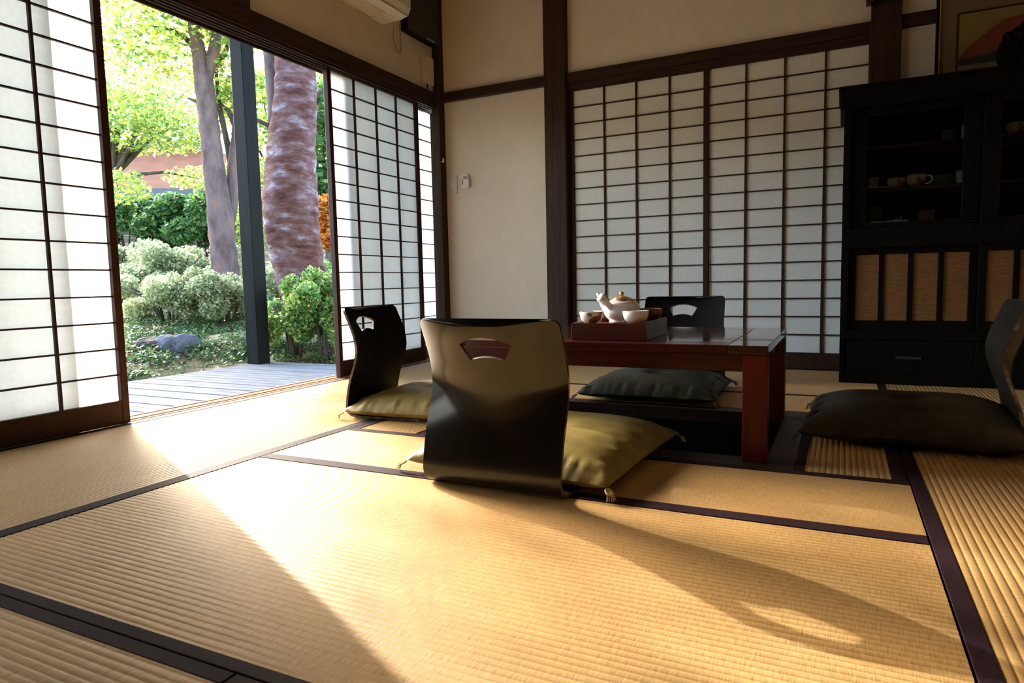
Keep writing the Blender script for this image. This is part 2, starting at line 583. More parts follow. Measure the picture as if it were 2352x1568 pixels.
def tatami(x0, x1, y0, y1, along_x, borders):
    """rush mat with real weave ridges; borders: list of (x0,x1,y0,y1) cloth strips on its top"""
    x0, x1, y0, y1 = x0 + G, x1 - G, y0 + G, y1 - G
    a0, a1 = (y0, y1) if along_x else (x0, x1)
    l0, l1 = (x0, x1) if along_x else (y0, y1)
    n = max(2, round((a1 - a0) / PITCH_R))
    prof = []
    for i in range(n):
        for q in (0.0, 0.10, 0.28, 0.5, 0.72, 0.90):
            s = (i + q) / n
            h = -0.0015 * (1 - math.sin(math.pi * q)) ** 2.2
            prof.append((a0 + (a1 - a0) * s, h))
    prof.append((a1, -0.0015))
    v, f = [], []
    seg = 4
    for k in range(seg + 1):
        L = l0 + (l1 - l0) * k / seg
        for a, h in prof:
            v.append((L, a, h) if along_x else (a, L, h))
    m_ = len(prof)
    for k in range(seg):
        for i in range(m_ - 1):
            q = (k * m_ + i, (k + 1) * m_ + i, (k + 1) * m_ + i + 1, k * m_ + i + 1)
            f.append(q if along_x else q[::-1])
    mb = MB().add(v, f)
    # body under the woven face
    mb.box(x0, x1, y0, y1, -0.045, -0.0024)
    o = mb.build('tatami_mat', M_tatami_x if along_x else M_tatami_y, floor, smooth=False)
    for p in o.data.polygons:
        p.use_smooth = p.index < len(f)
    for b in borders:
        box('mat_border', b[0] + G, b[1] - G, b[2] + G, b[3] - G, -0.010, 0.0012, M_heri, o, bevel=0.0012)
    return o


XA, XB = -1.546, 0.158
tatami(-2.424, XA, 2.252, 3.885, False, [(-1.592, XA, 2.252, 3.885), (-2.424, -2.395, 2.252, 3.885)])
tatami(-2.424, XA, 0.500, 2.250, False, [(-1.592, XA, 0.500, 2.250), (-2.424, -2.395, 0.5, 2.25)])
tatami(-2.424, XA, -1.25, 0.498, False, [(-1.592, XA, -1.25, 0.498)])
tatami(XA, -1.283, 1.838, 2.672, False, [(XA, -1.512, 1.838, 2.672)])
tatami(XA, XB, 1.459, 1.838, True, [(XA, XB, 1.802, 1.838)])
tatami(XA, XB, 0.581, 1.458, True, [(XA, XB, 1.411, 1.458), (XA, XB, 0.581, 0.606)])
tatami(-0.100, XB, 1.840, 2.672, False, [(-0.100, -0.074, 1.840, 2.672), (0.120, XB, 1.840, 2.672)])
tatami(XA, XB, 2.674, 3.060, True, [(XA, XB, 3.030, 3.060)])
tatami(XA, XB, 3.061, 3.885, True, [])
tatami(0.160, 1.05, 0.360, 2.110, False, [(0.160, 0.191, 0.36, 2.11), (1.02, 1.05, 0.36, 2.11)])
tatami(0.160, 1.05, 2.112, 3.885, False, [(0.160, 0.191, 2.112, 3.885), (1.02, 1.05, 2.112, 3.885)])
tatami(0.160, 1.05, -1.40, 0.358, False, [(0.160, 0.191, -1.40, 0.358)])
tatami(1.052, 1.94, -1.40, 0.358, False, [])
tatami(1.052, 1.94, 0.360, 2.110, False, [])
tatami(1.052, 1.94, 2.112, 3.885, False, [])
tatami(XA, -0.698, -0.30, 0.580, True, [(XA, -0.698, 0.554, 0.580)])
tatami(-0.697, XB, -0.30, 0.580, True, [(-0.697, XB, 0.554, 0.580)])
tatami(XA, XB, -1.25, -0.302, True, [])

# ------------------------------------------------------------------ walls, ceiling
ZC = 2.55
ZN0, ZN1 = 1.700, 1.758          # the long lintel beam around the room
wall_back = root('wall_back')
box('plaster_panel', -2.46, -1.60, YB, YB + 0.08, -0.05, ZC, M_plaster, wall_back)
box('plaster_panel', -1.60, 0.18, YB, YB + 0.08, 1.72, ZC, M_plaster, wall_back)
box('plaster_panel', 0.18, 2.62, YB, YB + 0.08, -0.05, ZC, M_plaster, wall_back)
MB().box(-2.191, -2.187, YB - 0.0015, YB, 0.690, 0.712).box(-2.186, -2.176, YB - 0.0015, YB, 0.680, 0.685).build('plaster_scratch', M_mark, wall_back)
wall_left = root('wall_left')
box('plaster_panel', -2.52, -2.445, -2.2, YB + 0.08, 1.72, ZC, M_plaster, wall_left)
wall_right = struct(box('wall_right', 2.6, 2.68, -2.2, YB, -0.05, ZC, M_plaster))
wall_front = struct(box('wall_front', -2.5, 2.68, -2.28, -2.2, -0.05, ZC, M_wood_z))
ceiling = root('ceiling')
for i in range(12):
    y0 = -2.2 + i * 0.512
    box('ceiling_board', -2.45, 2.6, y0 + 0.002, y0 + 0.510, ZC, ZC + 0.02, M_ceiling, ceiling)
for i in range(6):
    box('ceiling_batten', -2.0 + i * 0.85, -1.97 + i * 0.85, -2.2, YB, ZC - 0.03, ZC, M_wood_y, ceiling)

# posts and beams
trim_1 = struct(box('trim_1', -2.462, -2.403, 3.852, 3.96, -0.02, ZC, M_wood_z, bevel=0.003), 'dark post in the room corner')
trim_2 = struct(box('trim_2', -1.655, -1.516, 3.865, 3.99, -0.02, ZC, M_wood_z, bevel=0.004), 'dark square post beside the back sliding screens')
trim_3 = struct(box('trim_3', 0.110, 0.243, 3.865, 3.99, -0.02, ZC, M_wood_z, bevel=0.004), 'dark square post behind the cabinet')
trim_4 = struct(box('trim_4', -1.518, 0.112, 3.885, 3.95, ZN0, ZN1, M_wood_x, bevel=0.003), 'lintel beam over the back sliding screens')
trim_5 = struct(box('trim_5', -2.403, -1.653, 3.890, 3.95, 1.706, 1.766, M_wood_x, bevel=0.003), 'short beam on the left part of the back wall')
trim_6 = struct(box('trim_6', 0.241, 2.6, 3.890, 3.95, 1.706, 1.766, M_wood_x, bevel=0.003), 'beam behind the framed picture')
trim_7 = struct(box('trim_7', -2.47, -2.418, -2.2, 3.853, ZN0, ZN1, M_wood_y, bevel=0.003), 'lintel beam over the garden opening')
trim_8 = root('trim_8')
box('head_rail_board', -2.575, -2.420, -2.2, 3.853, 1.672, 1.699, M_wood_y, trim_8)
for xr in (-2.438, -2.462, -2.490, -2.515, -2.560):
    box('groove_strip', xr - 0.006, xr + 0.006, -2.2, 3.853, 1.660, 1.672, M_wood_y, trim_8)
trim_9 = root('trim_9')
box('head_rail_board', -1.516, 0.110, 3.897, 4.0, 1.680, 1.699, M_wood_x, trim_9)
for yr in (3.905, 3.945, 3.985):
    box('groove_strip', -1.516, 0.110, yr - 0.006, yr + 0.006, 1.664, 1.680, M_wood_x, trim_9)
trim_10 = struct(box('trim_10', -2.47, -2.420, 2.17, 2.303, ZN1, ZC, M_wood_z, bevel=0.003), 'dark post above the garden lintel')
trim_11 = root('trim_11')
box('sill_board', -2.580, -2.426, -2.2, 3.853, -0.06, -0.006, M_sill, trim_11)
for xr in (-2.434, -2.466, -2.506, -2.530, -2.570):
    box('sill_ridge', xr - 0.005, xr + 0.005, -2.2, 3.853, -0.006, 0.000, M_sill, trim_11)
trim_12 = root('trim_12')
box('sill_board', -1.516, 0.110, 3.888, 4.02, -0.05, -0.004, M_wood_x, trim_12)
box('sill_ridge', -1.516, 0.110, 3.888, 3.896, -0.004, 0.002, M_wood_x, trim_12)

# ------------------------------------------------------------------ shoji screens
ROW0, ROWP, NROW = 0.091, 0.0978, 16


def shoji(name, W, ncol, loc, rz, st=0.029, tall=1.690, paper=None):
    paper = paper or M_paper
    """one sliding paper screen: local x = width, local y = outwards, room face at y = 0"""
    r = root(name)
    r.location = loc
    r.rotation_euler = (0, 0, rz)
    box('stile', 0, st, 0, 0.030, 0.002, tall, M_shoji_wood, r, bevel=0.002)
    box('stile', W - st, W, 0, 0.030, 0.002, tall, M_shoji_wood, r, bevel=0.002)
    box('bottom_rail', st, W - st, 0.001, 0.029, 0.003, ROW0, M_shoji_wood, r, bevel=0.002)
    ztop = ROW0 + ROWP * NROW
    box('top_rail', st, W - st, 0.001, 0.029, ztop, tall, M_shoji_wood, r)
    cw = (W - 2 * st) / ncol
    hb = box('lattice_bar', 0, W - 2 * st, 0, 0.011, -0.003, 0.003, M_shoji_wood, r)
    hb.location = (st, 0.006, ROW0 + ROWP)
    for k in range(2, NROW):
        shared(hb, r, (st, 0.006, ROW0 + ROWP * k))
    vb = box('lattice_bar', -0.0045, 0.0045, 0, 0.0115, ROW0, ztop, M_shoji_wood, r)
    vb.location = (st + cw, 0.0055, 0)
    for c in range(2, ncol):
        shared(vb, r, (st + cw * c, 0.0055, 0))
    pn = box('paper_pane', 0.0002, cw - 0.0002, 0, 0.0004, 0.0002, ROWP - 0.0002, paper, r)
    # a pane is a single thin sheet
    me = bpy.data.meshes.new('paper_pane')
    me.from_pydata([(0.0002, 0, 0.0002), (cw - 0.0002, 0, 0.0002), (cw - 0.0002, 0, ROWP - 0.0002), (0.0002, 0, ROWP - 0.0002)], [], [(0, 1, 2, 3)])
    me.materials.append(paper)
    pn.data = me
    pn.location = (st, 0.0178, ROW0)
    for c in range(ncol):
        for k in range(NROW):
            if c or k:
                shared(pn, r, (st + cw * c, 0.0178, ROW0 + ROWP * k))
    return r


HP = math.pi / 2
# left wall: local x runs towards +Y, room face looks +X  (rz = +90 deg: local x -> +Y, local y -> -X)
shoji('door_1', 0.905, 4, (-2.420, 0.697, 0), HP)          # near screen, half open
shoji('door_2', 0.905, 4, (-2.464, 0.537, 0), HP)          # second layer behind it
shoji('door_3', 0.905, 4, (-2.420, -0.23, 0), HP)
box('shutter_board', -2.50, -2.43, -2.2, -0.235, -0.05, 1.70, M_wood_z, wall_left)
shoji('door_5', 0.850, 4, (-2.464, 2.846, 0), HP)          # far screen
shoji('door_6', 0.955, 4, (-2.508, 3.005, 0), HP)          # behind the far screen
# back wall: local x -> +X, local y -> +Y
shoji('door_7', 0.840, 4, (-1.516, 3.916, 0), 0.0, paper=M_paper_inner)
shoji('door_8', 0.840, 4, (-0.706, 3.902, 0), 0.0, paper=M_paper_inner)
# unseen room added behind the back screens, closed to keep the sun out
box('backing_wall', -1.72, 0.32, 5.20, 5.25, -0.05, 2.6, M_plaster, wall_back)
box('backing_wall', -1.72, -1.67, 4.0, 5.20, -0.05, 2.6, M_plaster, wall_back)
box('backing_wall', 0.27, 0.32, 4.0, 5.20, -0.05, 2.6, M_plaster, wall_back)
box('backing_floor', -1.72, 0.32, 4.02, 5.20, -0.05, 0.0, M_ceiling, wall_back)

# ------------------------------------------------------------------ chairs
def bez(p, t):
    q = [Vector(a) for a in p]
    while len(q) > 1:
        q = [q[i].lerp(q[i + 1], t) for i in range(len(q) - 1)]
    return q[0]


def chair_profile():
    """(forward, up) along the bent plywood, from the front of the seat round the bend and up the back"""
    pts = [(0.36, 0.009), (0.26, 0.008), (0.16, 0.008), (0.08, 0.008), (0.02, 0.0085), (-0.014, 0.010), (-0.034, 0.014), (-0.046, 0.022), (-0.0525, 0.035),
           (-0.0525, 0.050), (-0.0500, 0.070), (-0.0460, 0.092), (-0.0395, 0.122), (-0.030, 0.155), (-0.017, 0.19), (-0.006, 0.225), (0.0, 0.255), (-0.002, 0.285), (-0.010, 0.32),
           (-0.023, 0.355), (-0.038, 0.39), (-0.050, 0.420)]
    s = [0.0]
    for a, b in zip(pts, pts[1:]):
        s.append(s[-1] + math.hypot(b[0] - a[0], b[1] - a[1]))
    return pts, s


def make_chair():
    pts, s = chair_profile()
    P = np.array(pts)
    S = np.array(s)
    L = S[-1]

    def pos(q):
        return float(np.interp(q, S, P[:, 0])), float(np.interp(q, S, P[:, 1]))
    # smooth the polyline by dense Catmull-Rom
    dense = []
    for i in range(len(pts) - 1):
        p0 = np.array(pts[max(i - 1, 0)]); p1 = np.array(pts[i]); p2 = np.array(pts[i + 1]); p3 = np.array(pts[min(i + 2, len(pts) - 1)])
        for t in np.linspace(0, 1, 6)[:-1]:
            dense.append(0.5 * ((2 * p1) + (-p0 + p2) * t + (2 * p0 - 5 * p1 + 4 * p2 - p3) * t * t + (-p0 + 3 * p1 - 3 * p2 + p3) * t ** 3))
    dense.append(np.array(pts[-1]))
    P = np.array(dense)
    S = np.concatenate([[0], np.cumsum(np.hypot(*np.diff(P, axis=0).T))])
    L = S[-1]
    W = 0.378
    hw = W / 2
    rc = 0.017
    outer = []

    def arc(cx, cy, r, a0, a1, n):
        for k in range(n + 1):
            a = a0 + (a1 - a0) * k / n
            outer.append((cx + r * math.cos(a), cy + r * math.sin(a)))
    NS = 40
    arc(hw - rc, L - rc, rc, 0, HP, 6)
    arc(-hw + rc, L - rc, rc, HP, 2 * HP, 6)
    for k in range(1, NS):
        outer.append((-hw, L - rc - (L - 2 * rc) * k / NS))
    arc(-hw + rc, rc, rc, 2 * HP, 3 * HP, 6)
    arc(hw - rc, rc, rc, 3 * HP, 4 * HP, 6)
    for k in range(1, NS):
        outer.append((hw, rc + (L - 2 * rc) * k / NS))
    # folding-fan hand hole
    hc = L - 0.068
    hole = []
    for k in range(13):
        t = -1 + 2 * k / 12
        hole.append((0.012 + 0.068 * t, hc + 0.026 - 0.019 * t * t))
    for k in range(9):
        t = 1 - 2 * k / 8
        hole.append((0.012 + 0.045 * t, hc - 0.026 - 0.009 * t * t))
    n_o, n_h = len(outer), len(hole)
    v2 = [Vector(p) for p in outer + hole]
    edges = [(i, (i + 1) % n_o) for i in range(n_o)] + [(n_o + i, n_o + (i + 1) % n_h) for i in range(n_h)]
    hx = [h[0] for h in hole]
    for j in range(1, 60):
        y = L * j / 60
        for i in range(1, 12):
            x = -hw + W * i / 12
            if abs(x) < hw - 0.006 and rc * 0.6 < y < L - rc * 0.6:
                if abs(x) < 0.096 and abs(y - hc) < 0.050 and (min(math.hypot(x - a, y - b) for a, b in hole) < 0.007 or
                                                               (abs(x - 0.012) < 0.062 and -0.038 < y - hc < 0.028)):
                    continue
                v2.append(Vector((x, y)))
    res = delaunay_2d_cdt(v2, edges, [], 0, 1e-6)
    vv, ff = res[0], res[2]

    def in_hole(p):
        x, y = p
        c = False
        for i in range(n_h):
            x1, y1 = hole[i]; x2, y2 = hole[(i + 1) % n_h]
            if (y1 > y) != (y2 > y) and x < (x2 - x1) * (y - y1) / (y2 - y1) + x1:
                c = not c
        return c

    def in_outer(p):
        x, y = p
        c = False
        for i in range(n_o):
            x1, y1 = outer[i]; x2, y2 = outer[(i + 1) % n_o]
            if (y1 > y) != (y2 > y) and x < (x2 - x1) * (y - y1) / (y2 - y1) + x1:
                c = not c
        return c
    tris = []
    for q in ff:
        c = sum((vv[i] for i in q), Vector((0, 0))) / len(q)
        if in_outer(c) and not in_hole(c):
            tris.append(tuple(q))
    T = 0.009
    front, back, nrm = [], [], []
    sn = []
    for p in vv:
        q = min(max(p.y, 0), L)
        y = float(np.interp(q, S, P[:, 0])); z = float(np.interp(q, S, P[:, 1]))
        q2, q1 = min(q + 0.006, L), max(q - 0.006, 0)
        ty = float(np.interp(q2, S, P[:, 0]) - np.interp(q1, S, P[:, 0]))
        tz = float(np.interp(q2, S, P[:, 1]) - np.interp(q1, S, P[:, 1]))
        l = math.hypot(ty, tz)
        ny, nz = tz / l, -ty / l         # towards the sitter
        # a slight dishing of the back across its width
        k = min(1, max(0, (z - 0.12) / 0.20))
        dish = -0.054 * (1 - (p.x / hw) ** 2) * k * k * (3 - 2 * k)
        sn.append((ty, tz, p.x, z))
        front.append((p.x, y + ny * T / 2 + dish, z + nz * T / 2))
        back.append((p.x, y - ny * T / 2 + dish, z - nz * T / 2))
    n = len(vv)
    mb = MB()
    mb.v = front + back
    cnt = {}
    for q in tris:
        mb.f.append(q[::-1]); mb.m.append(2)
        mb.f.append(tuple(i + n for i in q)); mb.m.append(0)
        for a, b in zip(q, q[1:] + q[:1]):
            cnt[(a, b)] = 1
    nface = len(mb.f)
    for (a, b) in cnt:
        if (b, a) not in cnt:
            mb.f.append((a, b, b + n, a + n)); mb.m.append(1)
    zmin = min(p[2] for p in mb.v)
    mb.v = [(x, y, z - zmin) for x, y, z in mb.v]
    o = mb.build('legless_chair', [M_lacquer, M_edge, M_lacquer_front], None)
    # smooth normals taken from the bent sheet itself, flat ones on the sawn edge
    def surf(x, q):
        q = min(max(q, 0), L)
        y_ = float(np.interp(q, S, P[:, 0])); z_ = float(np.interp(q, S, P[:, 1]))
        k = min(1, max(0, (z_ - 0.12) / 0.20))
        return Vector((x, y_ - 0.054 * (1 - (x / hw) ** 2) * k * k * (3 - 2 * k), z_))
    vn = []
    for p in vv:
        e = 0.012
        du = surf(p.x + 0.004, p.y) - surf(p.x - 0.004, p.y)
        dv = surf(p.x, p.y + e) - surf(p.x, p.y - e)
        vn.append(du.cross(dv).normalized())
    if vn[len(vn) // 2].y > 0:
        vn = [-q for q in vn]
    me = o.data
    ln = []
    for p in me.polygons:
        p.use_smooth = True
        for li in p.loop_indices:
            vi = me.loops[li].vertex_index
            if p.index >= nface:
                ln.append(p.normal.copy())
            elif vi < n:
                ln.append(-vn[vi])
            else:
                ln.append(vn[vi - n])
    me.normals_split_custom_set(ln)
    return o


chairs = 'black bentwood floor chairs around the low table'
ch = make_chair()
ch.location = (-0.745, 1.424, 0.0005)
ch.rotation_euler = (0, 0, math.radians(-2.0))
tag(ch, 'black legless chair nearest the camera, its back turned, red table showing through its fan hole', 'chair', chairs)
dup(ch, None, (-1.655, 2.170, 0.0005), math.radians(-90 + 6), 'black legless chair on the garden side, by the open screen, with an olive cushion')
dup(ch, None, (-0.675, 3.215, 0.0005), math.radians(181), 'black legless chair on the far side of the table, behind the tea tray')
dup(ch, None, (0.415, 2.395, 0.0005), math.radians(90 - 3), 'black legless chair cut by the right edge of the picture, in front of the cabinet')

# ------------------------------------------------------------------ floor cushions
def make_cushion(W, D, H, M, label, loc, rz, seed, tuft=True, group='square floor cushions on the chair seats', sag=0.0):
    t = thing('floor_cushion', label, 'cushion', loc, rz, group)
    n = 56
    r2 = np.random.default_rng(seed)
    u = np.linspace(-1, 1, n)
    U, V = np.meshgrid(u, u, indexing='ij')
    # outline: sides drawn in a little so the corners stand out
    X = U * W / 2 * (1 - 0.040 * (1 - V ** 2) * np.abs(U) ** 2)
    Y = V * D / 2 * (1 - 0.040 * (1 - U ** 2) * np.abs(V) ** 2)
    e = (1 - np.abs(U) ** 3.4).clip(0) * (1 - np.abs(V) ** 3.4).clip(0)
    h = e ** 0.55
    rad = np.hypot(U, V)
    if tuft:
        h = h - 0.34 * np.exp(-(rad / 0.13) ** 2) - 0.10 * np.exp(-(rad / 0.33) ** 2)
    edge = np.maximum(np.abs(U), np.abs(V))
    ph = r2.uniform(0, 6.28, 6)
    along = np.where(np.abs(U) > np.abs(V), V, U)
    puck = sum(np.sin(along * k * 3.1 + p) for k, p in zip((6, 9, 13, 17, 22, 5), ph)) / 6
    h = h + 0.15 * puck * np.exp(-((edge - 0.90) / 0.065) ** 2)
    low = 0.05 * sum(np.sin(U * a + V * b + p) for a, b, p in ((2.1, 1.3, ph[0]), (-1.7, 2.6, ph[1]), (3.3, -2.2, ph[2]))) / 3
    h = (h + low * e).clip(0)
    mid = H * 0.30
    zt = mid + H * 0.70 * h
    zb = mid - H * 0.30 * e ** 0.35
    zt = zt - sag * 0
    mb = MB()
    top = np.stack([X, Y, zt], -1).reshape(-1, 3)
    bot = np.stack([X, Y, zb], -1).reshape(-1, 3)
    mb.v = [tuple(p) for p in top] + [tuple(p) for p in bot]
    N2 = n * n
    for i in range(n - 1):
        for j in range(n - 1):
            a, b, c, d = i * n + j, (i + 1) * n + j, (i + 1) * n + j + 1, i * n + j + 1
            mb.f.append((a, b, c, d)); mb.m.append(0)
            mb.f.append((d + N2, c + N2, b + N2, a + N2)); mb.m.append(0)
    ring = [i * n for i in range(n)] + [(n - 1) * n + j for j in range(1, n)] + [i * n + n - 1 for i in range(n - 2, -1, -1)] + [j for j in range(n - 2, 0, -1)]
    for a, b in zip(ring, ring[1:] + ring[:1]):
        mb.f.append((b, a, a + N2, b + N2)); mb.m.append(0)
    mb.build('cover', M, t, smooth=True)
    for sx in (-1, 1):
        for sy in (-1, 1):
            cx, cy, cz = sx * W / 2, sy * D / 2, mid * 0.8
            dx, dy = sx * 0.7071, sy * 0.7071
            tb = MB()
            loop = []
            for k in range(13):
                a = math.pi * 2 * k / 12
                q = 0.011 - 0.011 * math.cos(a)
                w = 0.008 * math.sin(a)
                loop.append((cx - dx * 0.006 + dx * q - dy * w, cy - dy * 0.006 + dy * q + dx * w, max(cz - 0.4 * q, 0.003)))
            tb.tube(loop, 0.0022, 6)
            for k in range(7):
                w = (k - 3) * 0.0025
                ln = 0.012 + 0.008 * r2.random()
                p0 = (cx - dx * 0.004 - dy * w * 0.6, cy - dy * 0.004 + dx * w * 0.6, cz)
                p1 = (cx + dx * ln * 0.6 - dy * w, cy + dy * ln * 0.6 + dx * w, cz * 0.75)
                p2 = (cx + dx * ln - dy * w * 1.6, cy + dy * ln + dx * w * 1.6, 0.003)
                tb.tube([p0, p1, p2], 0.0011, 5)
            tb.build('tassel', M_rush_tuft if M is M_cush_olive else M_cord_dark, t)
    if tuft:
        zc = float(zt[n // 2, n // 2])
        st = MB()
        for k in range(3):
            a = k * math.pi / 3
            st.tube([(-0.014 * math.cos(a), -0.014 * math.sin(a), zc + 0.002), (0, 0, zc + 0.004), (0.014 * math.cos(a), 0.014 * math.sin(a), zc + 0.002)], 0.0013, 5)
        st.build('center_stitch', M_rush_tuft if M is M_cush_olive else M_cord_dark, t)
    return t


SEAT = 0.012
make_cushion(0.585, 0.60, 0.105, M_cush_olive, 'sunlit olive brocade cushion on the nearest chair, sticking out at its right', (-0.742, 1.735, SEAT * 0.2), math.radians(-3), 1)
make_cushion(0.56, 0.55, 0.100, M_cush_olive, 'olive cushion lying on the chair beside the open garden screen', (-1.425, 2.240, SEAT * 0.2), math.radians(4), 2)
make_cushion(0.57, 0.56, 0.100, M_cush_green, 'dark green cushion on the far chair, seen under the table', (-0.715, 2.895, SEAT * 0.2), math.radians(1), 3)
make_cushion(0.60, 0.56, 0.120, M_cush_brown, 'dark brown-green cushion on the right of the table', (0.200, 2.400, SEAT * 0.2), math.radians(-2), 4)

# ------------------------------------------------------------------ low table over the pit
TX0, TX1, TY0, TY1 = -1.205, -0.171, 1.885, 2.580
tb0 = (TX0 + (TX1 - TX0) / 2, (TY0 + TY1) / 2, -0.003)
table = thing('low_table', 'low red-brown lacquered table standing over the floor pit', 'table', tb0)


def tpart(name, x0, x1, y0, y1, z0, z1, m, bevel=0.002):
    return box(name, x0, x1, y0, y1, z0, z1, m, table, bevel, origin=tb0)


tpart('tabletop_frame', TX0, TX0 + 0.104, TY0, TY1, 0.294, 0.318, M_table_top)
tpart('tabletop_frame', TX1 - 0.104, TX1, TY0, TY1, 0.294, 0.318, M_table_top)
tpart('tabletop_frame', TX0 + 0.1045, TX1 - 0.1045, TY0, TY0 + 0.104, 0.294, 0.318, M_table)
tpart('tabletop_frame', TX0 + 0.1045, TX1 - 0.1045, TY1 - 0.104, TY1, 0.294, 0.318, M_table_top)
tpart('tabletop_panel', TX0 + 0.107, TX1 - 0.107, TY0 + 0.107, TY1 - 0.107, 0.296, 0.3178, M_table_top, 0.001)
tpart('tabletop_core', TX0 + 0.09, TX1 - 0.09, TY0 + 0.09, TY1 - 0.09, 0.290, 0.2955, M_groove, 0)
LG = 0.064
for lx in (TX0 + 0.001, TX1 - LG - 0.001):
    for ly in (TY0 + 0.003, TY1 - LG - 0.003):
        tpart('leg', lx, lx + LG, ly, ly + LG, -0.003, 0.2925, M_leg, 0.003)
tpart('apron', TX0 + LG + 0.002, TX1 - LG - 0.002, TY0 + 0.022, TY0 + 0.042, 0.243, 0.2925, M_table)
tpart('apron', TX0 + LG + 0.002, TX1 - LG - 0.002, TY1 - 0.042, TY1 - 0.022, 0.243, 0.2925, M_table)
tpart('apron', TX0 + 0.020, TX0 + 0.040, TY0 + LG + 0.004, TY1 - LG - 0.004, 0.243, 0.2925, M_table)
tpart('apron', TX1 - 0.040, TX1 - 0.020, TY0 + LG + 0.004, TY1 - LG - 0.004, 0.243, 0.2925, M_table)

# tea box, pot and cups
ty0 = 1.955
tl = (-0.6385, ty0 + 0.1375, 0.3182)
tray = thing('tea_tray', 'red-brown wooden tea tray box carrying the teapot and cups', 'tray', tl)


def trp(name, x0, x1, y0, y1, z0, z1):
    return box(name, x0, x1, y0, y1, z0, z1, M_traywood, tray, 0.0015)


trp('base', -0.112, 0.112, -0.131, 0.131, 0.0, 0.047)
trp('front_wall', -0.1185, 0.1185, -0.1375, -0.1315, 0.0, 0.053)
trp('back_wall', -0.1185, 0.1185, 0.1315, 0.1375, 0.0, 0.053)
trp('side_wall', -0.1185, -0.1125, -0.131, 0.131, 0.0, 0.053)
trp('side_wall', 0.1125, 0.1185, -0.131, 0.131, 0.0, 0.057)
ZT = tl[2] + 0.0473
cup_prof = [(0.0, 0.0), (0.018, 0.0), (0.0185, 0.003), (0.026, 0.006), (0.034, 0.014), (0.0385, 0.026), (0.0405, 0.041), (0.0392, 0.0415), (0.036, 0.026), (0.030, 0.012), (0.018, 0.008), (0.0, 0.0075)]
cups = 'porcelain teacups on the tea tray'


def cup(x, y, m, label, s=1.0):
    o = MB().lathe([(r * s, z * s) for r, z in cup_prof], 28).build('teacup', m, None, smooth=True)
    o.location = (x, y, ZT)
    return tag(o, label, 'cup', cups)


cup(-0.709, 2.010, M_glaze_cup, 'white teacup with brown blotches left of the teapot', 0.95)
cup(-0.712, 2.140, M_glaze_cup, 'teacup half hidden behind the leftmost cup, only its rim showing', 0.90)
cup(-0.566, 2.012, M_porcelain, 'plain white teacup in front of the right of the teapot', 1.0)
cup(-0.566, 2.180, M_glaze_cup_brown, 'brown-glazed teacup at the right rear corner of the tray', 1.0)
pot = thing('teapot', 'white side-handled teapot with brown and gold lid on the tea tray', 'teapot', (-0.638, 2.103, ZT))
body_prof = [(0.0, 0.0), (0.040, 0.0), (0.041, 0.005), (0.039, 0.007), (0.049, 0.015), (0.0565, 0.028), (0.0585, 0.042), (0.0570, 0.055), (0.051, 0.064), (0.042, 0.069), (0.038, 0.068)]
MB().lathe(body_prof, 36).build('body', M_glaze_pot, pot, smooth=True)
lid = MB().lathe([(0.0, 0.086), (0.012, 0.085), (0.030, 0.078), (0.040, 0.071), (0.040, 0.069), (0.0, 0.0685)], 30).build('lid', M_glaze_lid, pot, smooth=True)
MB().lathe([(0.0, 0.099), (0.006, 0.098), (0.0085, 0.094), (0.006, 0.089), (0.0045, 0.086), (0.0, 0.0855)], 16).build('knob', M_gold, lid, smooth=True)
sp = MB()
sp.tube([(-0.045, 0.006, 0.036), (-0.060, 0.008, 0.048), (-0.070, 0.009, 0.064), (-0.078, 0.010, 0.084), (-0.085, 0.011, 0.095)], [0.016, 0.012, 0.009, 0.007, 0.006], 14)
sp.build('spout', M_porcelain, pot, smooth=True)
hd = MB()
d = Vector((-0.36, -0.70, 0.60)).normalized()
b0 = Vector((-0.018, -0.045, 0.046))
hd.tube([b0, b0 + d * 0.02, b0 + d * 0.045, b0 + d * 0.062, b0 + d * 0.064, b0 + d * 0.050], [0.011, 0.0095, 0.012, 0.016, 0.0145, 0.009], 18)
hd.build('side_handle', M_glaze_pot, pot, smooth=True)

# ------------------------------------------------------------------ cabinet and what is on and in it
cb0 = (0.53, 3.675, 0.0005)
cab = thing('tea_cabinet', 'tall black wooden cabinet with glazed upper doors and rattan lower doors', 'cabinet', cb0)


def cp(name, x0, x1, y0, y1, z0, z1, m=None, parent=None, bevel=0.002):
    o = box(name, x0, x1, y0, y1, z0, z1, m or M_black_wood, parent or cab, bevel, origin=cb0 if (parent is None or parent is cab) else cb0)
    return o


CX0, CX1, CY0, CY1 = 0.0, 1.06, 3.47, 3.86
cp('side_panel', CX0, CX0 + 0.022, CY0 + 0.02, CY1, 0.0, 1.25)
cp('side_panel', CX1 - 0.022, CX1, CY0 + 0.02, CY1, 0.0, 1.25)
cp('back_panel', CX0 + 0.022, CX1 - 0.022, CY1 - 0.012, CY1, 0.0, 1.25)
cp('cornice', CX0 - 0.016, CX1 + 0.016, CY0 - 0.002, CY1, 1.251, 1.342)
cp('top_board', CX0 - 0.024, CX1 + 0.024, CY0 - 0.010, CY1, 1.3425, 1.354)
cp('cabinet_floor', CX0 + 0.022, CX1 - 0.022, CY0 + 0.045, CY1 - 0.012, 0.715, 0.735, M_redwood)
cp('shelf', CX0 + 0.022, CX1 - 0.022, CY0 + 0.07, CY1 - 0.012, 0.880, 0.895, M_redwood)
cp('shelf', CX0 + 0.022, CX1 - 0.022, CY0 + 0.07, CY1 - 0.012, 1.073, 1.088, M_redwood)
cp('front_frame', CX0, CX1, CY0 + 0.001, CY0 + 0.045, 0.625, 0.715)
cp('front_frame', CX0, CX1, CY0 + 0.001, CY0 + 0.045, 0.205, 0.245)
